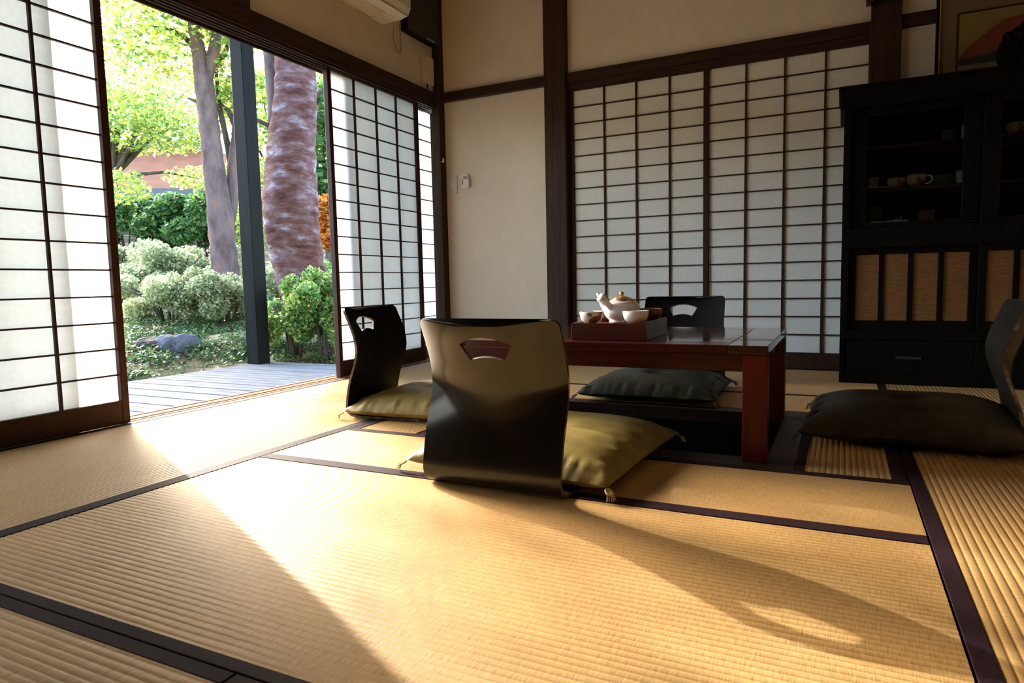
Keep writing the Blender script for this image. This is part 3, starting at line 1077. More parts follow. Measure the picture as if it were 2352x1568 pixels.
cp('front_frame', CX0, CX0 + 0.03, CY0, CY0 + 0.04, 0.246, 0.624)
cp('front_frame', CX0, CX0 + 0.03, CY0, CY0 + 0.04, 0.716, 1.25)
cp('front_frame', CX1 - 0.03, CX1, CY0, CY0 + 0.04, 0.246, 0.624)
cp('front_frame', CX1 - 0.03, CX1, CY0, CY0 + 0.04, 0.716, 1.25)
cp('cabinet_bottom', CX0 + 0.022, CX1 - 0.022, CY0 + 0.045, CY1 - 0.012, 0.02, 0.04)
for i, (a, b) in enumerate(((0.032, 0.529), (0.531, 1.028))):
    # glazed upper door
    dy = CY0 + 0.006 + 0.016 * (1 - i)
    dr = cp('glass_door', a, a + 0.066, dy, dy + 0.014, 0.718, 1.249)
    cp('door_stile', b - 0.066, b, dy, dy + 0.014, 0.718, 1.249, parent=dr)
    cp('door_rail', a + 0.066, b - 0.066, dy + 0.0005, dy + 0.0135, 0.718, 0.738, parent=dr)
    cp('door_rail', a + 0.066, b - 0.066, dy + 0.0005, dy + 0.0135, 1.215, 1.249, parent=dr)
    cp('glass_pane', a + 0.066, b - 0.066, dy + 0.006, dy + 0.009, 0.738, 1.215, M_glass, dr, 0)
    for q in (dr, *dr.children):
        pass
    # rattan lower door
    ld = cp('rattan_door', a, b, dy, dy + 0.014, 0.247, 0.292)
    cp('door_rail', a, b, dy, dy + 0.014, 0.594, 0.624, parent=ld)
    nb = 4
    span = b - a
    off = 0.030
    pw = (span - 2 * off - 3 * 0.022) / nb
    for k in range(nb):
        x0 = a + off + k * (pw + 0.022)
        cp('rattan_panel', x0, x0 + pw, dy + 0.007, dy + 0.010, 0.292, 0.594, M_rattan, ld, 0)
        if k < nb - 1:
            cp('door_bar', x0 + pw, x0 + pw + 0.022, dy, dy + 0.014, 0.292, 0.594, None, ld)
    cp('door_stile', a, a + off, dy, dy + 0.014, 0.292, 0.594, None, ld)
    cp('door_stile', b - off, b, dy, dy + 0.014, 0.292, 0.594, None, ld)
    # drawer
    dw = cp('drawer', a, b, CY0 + 0.004, CY0 + 0.03, 0.045, 0.200)
    cp('drawer_pull', (a + b) / 2 - 0.05, (a + b) / 2 + 0.05, CY0 - 0.006, CY0 + 0.004, 0.118, 0.130, M_dark, dw)
cp('plinth', CX0, CX1, CY0 + 0.002, CY0 + 0.03, 0.0, 0.044)

IN = 'crockery inside the glazed cabinet'


def pottery(name, prof, x, y, z, m, label, cat, n=24, s=1.0):
    o = MB().lathe([(r * s, h * s) for r, h in prof], n).build(name, m, None, smooth=True)
    o.location = (x, y, z)
    return tag(o, label, cat, IN)


bowl_p = [(0.0, 0.0), (0.018, 0.0), (0.020, 0.005), (0.032, 0.014), (0.040, 0.032), (0.042, 0.050), (0.040, 0.050), (0.037, 0.032), (0.028, 0.016), (0.0, 0.010)]
mug_p = [(0.0, 0.0), (0.026, 0.0), (0.028, 0.004), (0.029, 0.055), (0.027, 0.055), (0.026, 0.008), (0.0, 0.006)]
plate_p = [(0.0, 0.0), (0.030, 0.0), (0.045, 0.004), (0.056, 0.010), (0.055, 0.012), (0.040, 0.006), (0.0, 0.004)]
z1, z2, z3 = 0.8955, 1.0885, 0.7355
pottery('bowl', bowl_p, 0.222, 3.60, z1, M_glaze_bowl, 'dim brownish bowl on the middle cabinet shelf, left of the white cup', 'bowl', s=0.95)
mug = thing('handled_cup', 'white cup with a brown patch and a looped handle on the middle cabinet shelf', 'cup', (0.300, 3.60, z1), 0, IN)
MB().lathe([(r * 1.02, h * 1.12) for r, h in bowl_p], 24).build('body', M_glaze_bowl, mug, smooth=True)
MB().tube([bez([(0.038, -0.008, 0.046), (0.062, -0.013, 0.058), (0.072, -0.015, 0.034), (0.056, -0.011, 0.010), (0.034, -0.006, 0.014)], t) for t in np.linspace(0, 1, 14)], 0.0035, 8).build('handle', M_porcelain, mug, smooth=True)
for k in range(5):
    o = MB().lathe(plate_p, 28).build('plate', M_blue, None, smooth=True)
    o.location = (0.405, 3.63, z1 + k * 0.0085)
    tag(o, ('lowest', 'second from the bottom', 'middle', 'second from the top', 'topmost')[k] + ' of the dark plates stacked beside the handled cup in the cabinet', 'plate', 'stack of dark plates in the cabinet')
pottery('small_jar', mug_p, 0.128, 3.62, z1 + 0.015, M_cream, 'pale small jar on a saucer at the left end of the middle shelf', 'jar', s=0.85)
pottery('saucer', plate_p, 0.135, 3.62, z1, M_cream, 'pale saucer under the small jar in the cabinet', 'saucer', s=1.15)
crd = MB().box(-0.016, 0.016, -0.010, 0.010, 0, 0.062).build('tea_tin', M_white, None, bevel=0.002)
crd.location = (0.470, 3.62, z1)
tag(crd, 'pale little tin at the right end of the middle cabinet shelf', 'tin', IN)
pottery('mug', mug_p, 0.425, 3.63, z2, M_blue, 'grey-blue mug on the top cabinet shelf', 'cup', s=1.0)
o = MB().box(-0.010, 0.010, -0.010, 0.010, 0, 0.070).build('tea_tin', M_white, None, bevel=0.002)
o.location = (0.482, 3.63, z2)
tag(o, 'narrow pale tin standing beside the mug on the top shelf', 'tin', IN)
pottery('mug', mug_p, 0.588, 3.60, z2, M_glaze_cup, 'small patterned cup behind the right glass door, left one', 'cup', s=0.85)
pottery('bowl', bowl_p, 0.665, 3.60, z2, M_glaze_bowl, 'patterned bowl behind the right glass door, right one', 'bowl', s=1.0)
pottery('canister', [(0.0, 0.0), (0.034, 0.0), (0.036, 0.004), (0.037, 0.085), (0.030, 0.092), (0.0, 0.094)], 0.140, 3.67, z3, M_blue, 'blue-grey canister at the lower left inside the cabinet', 'jar')
tr2 = MB().box(-0.075, 0.075, -0.05, 0.05, 0, 0.012).build('small_tray', M_traywood, None, bevel=0.002)
tr2.data.materials[0] = M_cream
tr2.location = (0.193, 3.575, z3)
tag(tr2, 'pale wooden tray board on the lowest shelf of the cabinet', 'tray', IN)
fl = thing('figurine', 'little ornament of white and red bits on the pale tray board', 'ornament', (0.235, 3.58, z3 + 0.0125))
MB().lathe([(0.0, 0.0), (0.012, 0.0), (0.016, 0.010), (0.010, 0.022), (0.0, 0.026)], 14).build('body', M_redwood, fl, smooth=True)
MB().tube([(-0.022, -0.010, 0.006), (-0.014, -0.012, 0.002), (-0.006, -0.014, 0.010)], 0.003, 6).build('white_petal', M_porcelain, fl)
MB().tube([(0.006, -0.014, 0.0), (0.007, -0.014, 0.018)], 0.003, 6).build('white_petal', M_porcelain, fl)
bk = MB().box(-0.032, 0.032, -0.03, 0.03, 0, 0.056).build('basket', M_basket, None, bevel=0.004)
bk.location = (0.345, 3.62, z3)
tag(bk, 'small brown woven box on the lowest shelf of the cabinet', 'basket', IN)

# framed picture standing on the cabinet
ZP = 1.3545
pic = thing('framed_picture', 'gilt-framed picture of a red slope under a yellow sky, on the cabinet', 'picture', (0.82, 3.80, ZP))


def pp(name, x0, x1, y0, y1, z0, z1, m, b=0.002):
    return box(name, x0 - 0.82, x1 - 0.82, y0 - 3.80, y1 - 3.80, z0, z1, m, pic, b)


PX0, PX1, PH = 0.378, 1.262, 0.475
M_matt = simple('picture_mount', (0.13, 0.085, 0.045), 0.8)
for nm, a in (('frame_side', (PX0, PX0 + 0.012)), ('frame_side', (PX1 - 0.012, PX1))):
    pp(nm, a[0], a[1], 3.785, 3.812, 0.0, PH, M_black_wood)
pp('frame_rail', PX0 + 0.012, PX1 - 0.012, 3.785, 3.812, 0.0, 0.012, M_black_wood)
pp('frame_rail', PX0 + 0.012, PX1 - 0.012, 3.785, 3.812, PH - 0.012, PH, M_black_wood)
for x in (PX0 + 0.0125, PX1 - 0.0175):
    pp('gilt_slip', x, x + 0.005, 3.789, 3.812, 0.0125, PH - 0.0125, M_gold, 0.001)
pp('mount', PX0 + 0.018, PX1 - 0.018, 3.800, 3.808, 0.0125, PH - 0.0125, M_matt, 0)
# flat painting: sky, red slope, dark foot, pale band
ix0, ix1, iz0, iz1 = 0.470, 1.17, 0.075, 0.335
pp('inner_slip', ix0 - 0.010, ix1 + 0.010, 3.7975, 3.7995, iz0 - 0.010, iz1 + 0.010, M_wood_z, 0)
M_psky = noise_mat('painted_sky', [(0.3, (0.17, 0.10, 0.022)), (0.7, (0.20, 0.145, 0.042))], (6, 6, 10), rough=0.8)
M_pred = noise_mat('painted_slope', [(0.3, (0.14, 0.022, 0.010)), (0.7, (0.20, 0.045, 0.018))], (14, 14, 6), rough=0.8)
M_pdark = noise_mat('painted_foot', [(0.3, (0.010, 0.012, 0.010)), (0.7, (0.025, 0.022, 0.017))], (20, 20, 20), rough=0.8)
M_pband = noise_mat('painted_band', [(0.3, (0.10, 0.075, 0.04)), (0.7, (0.17, 0.14, 0.08))], (8, 8, 40), rough=0.8)


def flat(name, poly, y, m):
    me = bpy.data.meshes.new(name)
    me.from_pydata([(x - 0.82, y - 3.80, z) for x, z in poly], [], [tuple(range(len(poly)))])
    me.materials.append(m)
    o = bpy.data.objects.new(name, me)
    COL.objects.link(o)
    o.parent = pic
    return o


flat('painted_sky', [(ix0, iz0), (ix1, iz0), (ix1, iz1), (ix0, iz1)], 3.7970, M_psky)
flat('painted_slope', [(ix0, 0.135), (0.80, 0.135), (1.02, 0.16), (0.86, 0.262), (0.74, 0.30), (0.64, 0.285), (0.56, 0.225), (0.50, 0.180)], 3.7966, M_pred)
flat('painted_foot', [(ix0, 0.105), (ix1, 0.105), (ix1, 0.180), (0.80, 0.190), (0.66, 0.160), (0.56, 0.140), (ix0, 0.135)], 3.7962, M_pdark)
flat('painted_band', [(ix0, iz0), (ix1, iz0), (ix1, 0.105), (ix0, 0.105)], 3.7962, M_pband)

# carved openwork ornament on the cabinet
orn = thing('carved_ornament', 'dark openwork carved wooden ornament standing on the cabinet before the picture', 'ornament', (0.655, 3.62, ZP))
r3 = np.random.default_rng(5)
MB().box(-0.070, 0.085, -0.03, 0.03, 0, 0.016).build('base', M_black_wood, orn, bevel=0.004)
cv = MB()
for k in range(24):
    a = r3.uniform(-0.9, 0.9)
    h0, h1 = r3.uniform(0.015, 0.10), r3.uniform(0.10, 0.24)
    x0_, x1_ = r3.uniform(-0.055, 0.07), r3.uniform(-0.045, 0.07)
    pts = [(x0_, r3.uniform(-0.02, 0.02), h0 * 0.6 + 0.01), ((x0_ + x1_) / 2 + 0.03 * math.sin(a * 3), r3.uniform(-0.02, 0.02), (h0 + h1) / 2), (x1_, r3.uniform(-0.015, 0.015), h1)]
    pts = [bez(pts, t) for t in np.linspace(0, 1, 7)]
    cv.tube(pts, [0.012, 0.014, 0.011, 0.013, 0.010, 0.011, 0.006], 7)
cv.build('carving', M_black_wood, orn, smooth=True)

# ------------------------------------------------------------------ things on the walls
ac = thing('air_conditioner', 'white wall air conditioner above the garden opening, only its underside in view', 'air conditioner', (-2.445, 2.86, 2.0))
prof = [(0.0, 0.035), (0.06, 0.006), (0.17, 0.0), (0.225, 0.014), (0.243, 0.05), (0.246, 0.22), (0.225, 0.262), (0.0, 0.27)]
mb = MB()
y0, y1 = -0.42, 0.405
mb.add([(x, y0, z) for x, z in prof] + [(x, y1, z) for x, z in prof],
       [tuple(range(8)), tuple(range(15, 7, -1))] + [(i, i + 8, (i + 1) % 8 + 8, (i + 1) % 8) for i in range(8)])
mb.build('casing', M_white, ac, bevel=0.004)
box('front_seam', 0.222, 0.228, y0 + 0.002, y1 - 0.002, 0.010, 0.0125, M_grille, ac)
box('louver', 0.075, 0.165, y0 + 0.03, y1 - 0.13, -0.0035, 0.0035, M_cream, ac, 0.001)
box('vent_slot', 0.10, 0.14, 0.16, 0.26, -0.0025, 0.002, M_grille, ac)
box('vent_slot', 0.10, 0.15, -0.02, 0.04, -0.005, -0.0036, M_grille, ac)
box('corner_cap', 0.05, 0.17, 0.29, 0.395, -0.003, 0.004, M_white, ac, 0.001)

wire = MB()
wp = [(0.030, 3.395, 2.04), (0.024, 3.40, 2.02), (0.012, 3.41, 1.985), (0.008, 3.435, 1.935), (0.007, 3.465, 1.905), (0.008, 3.490, 1.930), (0.006, 3.495, 2.0), (0.005, 3.49, 2.08)]
sm = []
for i in range(len(wp) - 1):
    p0, p1, p2, p3 = (Vector(wp[min(max(i + k, 0), len(wp) - 1)]) for k in (-1, 0, 1, 2))
    for t in (0, 0.25, 0.5, 0.75):
        sm.append(0.5 * (2 * p1 + (p2 - p0) * t + (2 * p0 - 5 * p1 + 4 * p2 - p3) * t * t + (3 * p1 - p0 - 3 * p2 + p3) * t ** 3))
sm.append(Vector(wp[-1]))
wire.tube([(-2.445 + p.x, p.y, p.z) for p in sm], 0.0028, 6)
tag(wire.build('hanging_cable', M_grille, None, smooth=True, origin=None), 'thin grey cable hanging in a loop below the air conditioner', 'cable')
plug = MB().box(-2.445, -2.415, 3.375, 3.405, 2.035, 2.065).build('cable_plug', M_cream, None, bevel=0.003)
tag(plug, 'small pale plug block at the top of the hanging cable', 'plug')

bx = thing('wall_box', 'dark grey wooden box panel in the corner right of the air conditioner', 'wall box', (-2.445, 3.68, 2.05))
box('front_board', 0.050, 0.058, -0.172, 0.170, 0.0, 0.46, M_greyboard, bx, 0.002)
box('side_board', 0.0, 0.050, -0.172, -0.162, 0.0, 0.46, M_black_wood, bx, 0.001)
box('side_board', 0.0, 0.050, 0.160, 0.170, 0.0, 0.46, M_black_wood, bx, 0.001)
box('bottom_board', 0.0, 0.050, -0.162, 0.160, 0.0, 0.010, M_black_wood, bx, 0.001)
box('latch', 0.058, 0.064, 0.03, 0.11, 0.002, 0.012, M_grille, bx, 0.001)

wd = thing('wall_cover', 'pale upright plastic cover on the left wall close to the corner', 'wall fitting', (-2.445, 3.768, 1.800))
box('cover', 0.0, 0.026, -0.062, 0.062, 0.0, 0.170, M_cream, wd, 0.004)
MB().tube([(0.010, 0, 0.0), (0.010, 0, -0.018), (0.012, 0.008, -0.030)], 0.005, 8).build('pull_knob', M_dark, wd)
MB().tube([(0.010, 0.055, 0.170), (0.008, 0.055, 0.262)], 0.003, 6).build('cable', M_cream, wd)

sw = thing('wall_switch', 'cream wall switch plate by the corner post', 'switch', (-2.352, YB, 1.165))
box('plate', -0.033, 0.033, -0.008, 0.0, -0.058, 0.058, M_cream, sw, 0.002)
box('rocker', -0.012, 0.012, -0.012, -0.008, -0.022, 0.022, M_white, sw, 0.001)
rh = thing('remote_holder', 'white plastic remote control in a holder on the plaster wall', 'remote control', (-2.247, YB, 1.180))
box('back_plate', -0.028, 0.028, -0.006, 0.0, -0.045, 0.038, M_white, rh, 0.002)
box('holder_side', -0.030, -0.022, -0.026, -0.006, -0.040, 0.012, M_white, rh, 0.002)
box('holder_side', 0.022, 0.030, -0.026, -0.006, -0.040, 0.012, M_white, rh, 0.002)
box('holder_lip', -0.022, 0.022, -0.026, -0.020, -0.045, -0.022, M_white, rh, 0.002)
box('remote', -0.020, 0.020, -0.020, -0.0062, -0.022, 0.046, M_white, rh, 0.003)
box('screen', -0.014, 0.014, -0.0215, -0.020, 0.012, 0.032, M_grille, rh, 0)
hk = MB().tube([(-2.401, 3.866, 1.315), (-2.385, 3.858, 1.312), (-2.382, 3.855, 1.335)], 0.005, 8).build('coat_hook', M_white, None, smooth=True)
tag(hk, 'tiny white hook on the dark corner post', 'hook')

po = thing('post_ornament', 'dark rounded ornament high on the post behind the cabinet', 'ornament', (0.19, 3.865, 1.822))
box('bracket', -0.105, -0.070, -0.055, 0.0, 0.0, 0.12, M_table, po, 0.003)
box('bracket_board', -0.070, 0.07, -0.03, 0.0, 0.02, 0.14, M_black_wood, po, 0.003)
MB().lathe([(0.0, -0.020), (0.045, -0.012), (0.075, 0.010), (0.085, 0.04), (0.07, 0.10), (0.0, 0.13)], 20, (0.01, -0.09, 0.005)).build('bowl', M_black_wood, po, smooth=True)

# ------------------------------------------------------------------ outside: deck, post, eave
deck = root('deck')
bpitch = 0.090
ZD = -0.130
y = -2.0
while y + bpitch < 4.22:
    box('deck_board', -4.47, -2.584, y + 0.006, y + bpitch - 0.007, ZD - 0.030, ZD + 0.0012 * math.sin(y * 37), M_deck, deck, bevel=0.003)
    y += bpitch
box('deck_joist', -4.46, -4.39, -2.0, 4.1, ZD - 0.14, ZD - 0.031, M_deckframe, deck)
box('deck_joist', -2.66, -2.60, -2.0, 4.1, ZD - 0.14, ZD - 0.031, M_deckframe, deck)
for yy in (-0.5, 1.5, 3.95):
    box('deck_pier', -4.45, -4.36, yy, yy + 0.09, -0.70, ZD - 0.14, M_deckframe, deck)
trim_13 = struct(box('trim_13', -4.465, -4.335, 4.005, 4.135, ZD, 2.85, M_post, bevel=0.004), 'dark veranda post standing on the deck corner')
trim_14 = struct(box('trim_14', -4.465, -4.335, -1.6, 4.25, 2.72, 2.85, M_post, bevel=0.004), 'veranda beam under the eave')
eave = root('eave')


def slope_slab(name, y0, y1, zi, zo, th, m):
    xi, xo = -2.40, -4.95
    return MB().add([(xi, y0, zi), (xo, y0, zo), (xo, y1, zo), (xi, y1, zi), (xi, y0, zi + th), (xo, y0, zo + th), (xo, y1, zo + th), (xi, y1, zi + th)],
                    [(0, 3, 2, 1), (4, 5, 6, 7), (0, 1, 5, 4), (1, 2, 6, 5), (2, 3, 7, 6), (3, 0, 4, 7)]).build(name, m, eave)


for i in range(15):
    slope_slab('rafter', -2.3 + i * 0.45, -2.24 + i * 0.45, 3.28, 2.86, 0.08, M_eave)
slope_slab('roof_sheet', -2.4, 4.6, 3.361, 2.941, 0.045, M_roof_dark)
roof = struct(box('roof', -2.46, 2.7, -2.3, 5.3, 2.60, 3.3, M_roof_dark))
wall_outer = struct(box('wall_outer', -2.52, -2.46, -2.2, YB + 0.08, 2.56, 3.25, M_plaster))

# ------------------------------------------------------------------ outside: garden
DG = np.array([0, 4.8, 5.8, 6.5, 8, 10, 12, 16, 24, 45, 90.])
ZG = np.array([-.55, -.50, -.26, -.05, .10, .32, .62, 1.35, 3.3, 7.0, 9.0])


def gz(x, y):
    return float(np.interp(math.hypot(x, y), DG, ZG))


g = MB()
na, nd = 60, 46
ds = np.concatenate([np.linspace(2.2, 14, 30), np.linspace(15, 90, 16)])
for i, dd in enumerate(ds):
    for k in range(na + 1):
        az = math.radians(-20 + 160 * k / na)
        x, yy = -dd * math.sin(az), dd * math.cos(az)
        x = min(x, -2.62) if dd < 14 and yy < 5.4 and yy > -3 else x
        n_ = 0.05 * math.sin(x * 2.1 + yy * 1.3) + 0.04 * math.sin(x * 4.7 - yy * 3.9)
        g.v.append((x, yy, gz(x, yy) + n_ * min(1, max(0, dd - 4.5))))
for i in range(len(ds) - 1):
    for k in range(na):
        a = i * (na + 1) + k
        g.f.append((a, a + 1, a + na + 2, a + na + 1)); g.m.append(0)
ground = struct(g.build('ground', M_soil, None, smooth=True))


def leaves(centres, radii, n, size, flatness=1.0, up=0.35, aspect=0.55, shell=0.55, rr=None, thin=0.0, org=(0, 0, 0)):
    """n diamond-shaped leaves scattered in ellipsoids; returns arrays for one mesh"""
    rr = rr or rng
    c = np.asarray(centres, float)
    r = np.asarray(radii, float)
    w = np.prod(r, axis=1) ** 0.7
    idx = rr.choice(len(c), n, p=w / w.sum())
    d_ = rr.normal(size=(n, 3))
    d_ /= np.linalg.norm(d_, axis=1, keepdims=True)
    q = shell + (1 - shell) * rr.random(n) if shell > 0 else rr.random(n) ** (1 / 3)
    q = np.where(rr.random(n) < 0.3, rr.random(n) ** 0.5, q)
    p = c[idx] + d_ * r[idx] * q[:, None]
    nrm = rr.normal(size=(n, 3)) * np.array([1, 1, 1]) + np.array([0, 0, up * 3])
    nrm /= np.linalg.norm(nrm, axis=1, keepdims=True)
    t = rr.normal(size=(n, 3))
    t -= nrm * (t * nrm).sum(1, keepdims=True)
    t /= np.linalg.norm(t, axis=1, keepdims=True)
    b = np.cross(nrm, t)
    s = size * (0.6 + 0.8 * rr.random(n))[:, None]
    if thin > 0:
        # leaves in the sun's path are dropped to let sunlight into the room
        w_ = p + np.asarray(org)
        k = (-2.42 - w_[:, 0])
        yw, zw_ = w_[:, 1] - 0.487 * k, w_[:, 2] - k / 1.95
        inside = (yw > -1.0) & (yw < 3.9) & (zw_ > -0.1) & (zw_ < 1.8)
        keep = ~inside | (rr.random(n) > thin)
        p, t, b, s = p[keep], t[keep], b[keep], s[keep]
    v = np.stack([p - t * s, p + b * s * aspect, p + t * s, p - b * s * aspect], 1).reshape(-1, 3)
    return v


def leaf_mesh(name, v, material, parent=None, stuff=True):
    n = len(v) // 4
    me = bpy.data.meshes.new(name)
    me.vertices.add(len(v))
    me.vertices.foreach_set('co', v.astype(np.float32).ravel())
    me.loops.add(len(v))
    me.loops.foreach_set('vertex_index', np.arange(len(v), dtype=np.int32))
    me.polygons.add(n)
    me.polygons.foreach_set('loop_start', np.arange(0, len(v), 4, dtype=np.int32))
    me.materials.append(material)
    me.update(calc_edges=True)
    o = bpy.data.objects.new(name, me)
    COL.objects.link(o)
    if parent is not None:
        o.parent = parent
    if stuff:
        o['kind'] = 'stuff'
    return o


def rel(t, pts):
    return [tuple(Vector(p) - Vector(t.location)) for p in pts]


# --- the big pale trunk to the right of the veranda post
DB = 7.4
t1 = thing('garden_tree', 'thick leaning tree with peeling reddish pale bark, right of the veranda post', 'tree', tuple(at(712, 760, DB)), 0, 'trees in the garden')
path = [(730, 800), (716, 740), (707, 690), (690, 610), (674, 530), (668, 470), (668, 400), (672, 320), (676, 240), (676, 170), (672, 100), (664, 20), (650, -80), (630, -200)]
wid = [132, 120, 112, 112, 118, 122, 112, 102, 94, 88, 84, 78, 68, 54]
pts = [at(a, b, DB) for a, b in path]
dep = DB * math.cos(math.radians(17.5))
dense, rad = [], []
for i in range(len(pts) - 1):
    for t in np.linspace(0, 1, 6)[:-1]:
        dense.append(pts[i].lerp(pts[i + 1], t))
        rad.append((wid[i] + (wid[i + 1] - wid[i]) * t) / 1530 * dep / 2)
n_ = 30
mb = MB().tube(rel(t1, dense), rad, n_)
for i in range(len(dense)):
    c = Vector(dense[i]) - Vector(t1.location)
    for k in range(n_):
        j = i * n_ + k
        p = Vector(mb.v[j])
        a = 2 * math.pi * k / n_
        f_ = 1 + 0.045 * math.sin(3 * a + i * 0.12) + 0.03 * math.sin(5 * a - i * 0.35) + 0.025 * math.sin(i * 1.9 + 2 * a) + 0.02 * math.sin(i * 3.7 - a * 3)
        mb.v[j] = tuple(c + (p - c) * f_)
mb.build('trunk', M_bark, t1, smooth=True)
sp_ = [(640, 480), (638, 400), (634, 320), (630, 240), (624, 170), (615, 90), (604, 0), (590, -100)]
MB().tube(rel(t1, [at(a, b, DB + 0.15) for a, b in sp_]), [0.06, 0.075, 0.075, 0.07, 0.066, 0.06, 0.052, 0.04], 16).build('branch', M_bark2, t1, smooth=True)
for pa in ([(640, 300), (610, 285), (580, 270), (545, 262)], [(690, 230), (730, 215), (770, 195), (810, 190)], [(660, 60), (700, -20), (760, -90)]):
    MB().tube(rel(t1, [at(a, b, DB + 0.1) for a, b in pa]), [0.03, 0.022, 0.016, 0.008][:len(pa)], 8).build('branch', M_bark_dark, t1, smooth=True)
cs, rs = [], []
for (a, b, dd, rx, rz) in [(620, -60, 6.6, .9, .30), (720, 10, 7.2, .6, .25), (745, 130, 7.4, .5, .25), (600, 200, 7.6, .3, .2), (730, -120, 6.8, 1.0, .4), (560, -150, 7.0, .9, .35), (770, 60, 7.6, .5, .25)]:
    cs.append(tuple(at(a, b, dd + 1.2) - Vector(t1.location))); rs.append((rx, rx, rz))
leaf_mesh('foliage', leaves(cs, rs, 8000, 0.036, up=0.5, thin=0.85, org=t1.location), L_maple, t1)

# --- the pale forked tree left of the post
DT = 9.5
t2 = thing('garden_tree', 'tall forked tree with smooth grey-pink bark, left of the veranda post', 'tree', tuple(at(520, 665, DT)), 0, 'trees in the garden')
k_ = DT * math.cos(math.radians(23)) / 1530 / 2
for nm, pa, wd_, off in (('trunk', [(524, 690), (519, 640), (514, 580), (508, 520), (500, 450), (492, 390), (484, 320), (476, 250), (468, 190), (458, 130), (448, 70), (436, 0), (424, -80)],
                          [70, 62, 58, 58, 50, 46, 44, 42, 40, 30, 27, 22, 16], 0.0),
                         ('branch', [(470, 200), (482, 150), (494, 105), (503, 50), (512, -20), (520, -90)], [28, 26, 24, 20, 16, 10], 0.0),
                         ('branch', [(512, 560), (524, 500), (533, 430), (540, 360), (546, 300), (552, 220), (556, 130), (560, 30), (566, -60)], [34, 36, 32, 28, 26, 22, 18, 14, 9], 0.15)):
    dn, rd = [], []
    P_ = [at(a, b, DT + off) for a, b in pa]
    for i in range(len(P_) - 1):
        for t in (0, 0.33, 0.67):
            dn.append(P_[i].lerp(P_[i + 1], t)); rd.append((wd_[i] + (wd_[i + 1] - wd_[i]) * t) * k_ * (1 + 0.05 * math.sin(i * 4 + t * 9)))
    dn.append(P_[-1]); rd.append(wd_[-1] * k_)
    MB().tube(rel(t2, dn), rd, 18).build(nm, M_bark2, t2, smooth=True)
for pa in ([(536, 400), (520, 320), (503, 240), (497, 170), (505, 100)], [(546, 300), (525, 255), (505, 235)], [(480, 270), (455, 235), (430, 225)], [(455, 120), (425, 85), (395, 70), (350, 60)],
           [(500, 150), (520, 115), (535, 70)]):
    MB().tube(rel(t2, [at(a, b, DT + 0.25) for a, b in pa]), list(np.linspace(0.05, 0.012, len(pa))), 8).build('branch', M_bark_dark, t2, smooth=True)
cs, rs = [], []
for (a, b, dd, rx, rz) in [(430, 60, 9.3, .7, .28), (520, 180, 9.8, .5, .3), (360, 20, 9.6, 1.0, .28), (300, 55, 9.6, .9, .24), (530, 60, 9.8, .6, .3),
                           (400, -60, 9.6, 1.4, .4), (280, -50, 9.4, 1.3, .4), (530, 240, 9.9, .35, .2), (490, -70, 9.8, 1.0, .4), (360, 120, 9.9, .8, .2), (300, 150, 10, .7, .2),
                           (410, 150, 10, .5, .16), (260, 100, 10, .6, .22), (445, 260, 10.2, .4, .16), (350, 190, 10.4, .5, .12)]:
    cs.append(tuple(at(a, b, dd) - Vector(t2.location))); rs.append((rx, rx, rz))
leaf_mesh('foliage', leaves(cs, rs, 36000, 0.036, up=0.6, thin=0.70, org=t2.location), L_maple, t2)


def small_tree(label, base, crown, n, size, lm, trunk_r=0.08, bark=None, grp='trees in the garden', up=0.5, name='garden_tree'):
    """base = point on the ground; crown = list of (px, py, distance, rx, rz)"""
    b = Vector(base)
    t = thing(name, label, 'tree', tuple(b), 0, grp)
    top = Vector((0, 0, 0))
    cs, rs = [], []
    for (a, bb, dd, rx, rz) in crown:
        p = at(a, bb, dd) - b
        cs.append(tuple(p)); rs.append((rx, rx, rz)); top += p
    top /= len(crown)
    MB().tube([(0, 0, -0.1), (top.x * 0.1, top.y * 0.1, top.z * 0.4), (top.x * 0.6, top.y * 0.6, top.z * 0.8), tuple(top)], [trunk_r, trunk_r * 0.8, trunk_r * 0.5, trunk_r * 0.25], 9).build('trunk', bark or M_bark_dark, t, smooth=True)
    br = MB()
    fork = Vector((top.x * 0.35, top.y * 0.35, top.z * 0.6))
    for c in cs:
        c = Vector(c)
        br.tube([tuple(fork), tuple(fork.lerp(c, 0.6) + Vector((0, 0, 0.1))), tuple(c)], [trunk_r * 0.4, trunk_r * 0.2, 0.008], 6)
    br.build('branch', bark or M_bark_dark, t, smooth=True)
    leaf_mesh('foliage', leaves(cs, rs, n, size, up=up, thin=0.9, org=b), lm, t)
    return t


def on_ground(px, d):
    p = at(px, 700, d)
    return (p.x, p.y, gz(p.x, p.y))


small_tree('yellow-green maple with layered boughs over the garden, far left behind the forked tree', on_ground(230, 13.5),
           [(270, 250, 13, 1.1, .30), (330, 310, 13, 1.2, .28), (400, 290, 13.5, .9, .25), (270, 430, 12.4, .5, .3), 
            (440, 200, 14, .9, .25), (250, 190, 13, .9, .28), (350, 240, 14, .8, .16), (455, 410, 13.5, .6, .22), (300, 90, 13.5, 1.0, .3)], 13000, 0.042, L_maple, 0.12)
small_tree('pale green maple behind the thick trunk, between the post and the far screen', on_ground(640, 13),
           [(610, 300, 13, .6, .35), (620, 400, 13, .5, .35), (730, 200, 13, .7, .45), (750, 300, 13, .7, .5), (740, 400, 12.5, .6, .4), (600, 200, 13, .6, .3), (760, 120, 13, .8, .4),
            (545, 250, 14, .7, .4), (560, 420, 14, .6, .5), (585, 520, 13, .5, .4)], 12000, 0.045, L_maple, 0.10)
small_tree('darker green tree right behind the thick trunk', on_ground(770, 11), [(740, 330, 11, .5, .5), (765, 430, 11, .6, .5), (735, 440, 11, .35, .3), (780, 260, 11, .7, .5)], 3200, 0.07, L_green, 0.08)
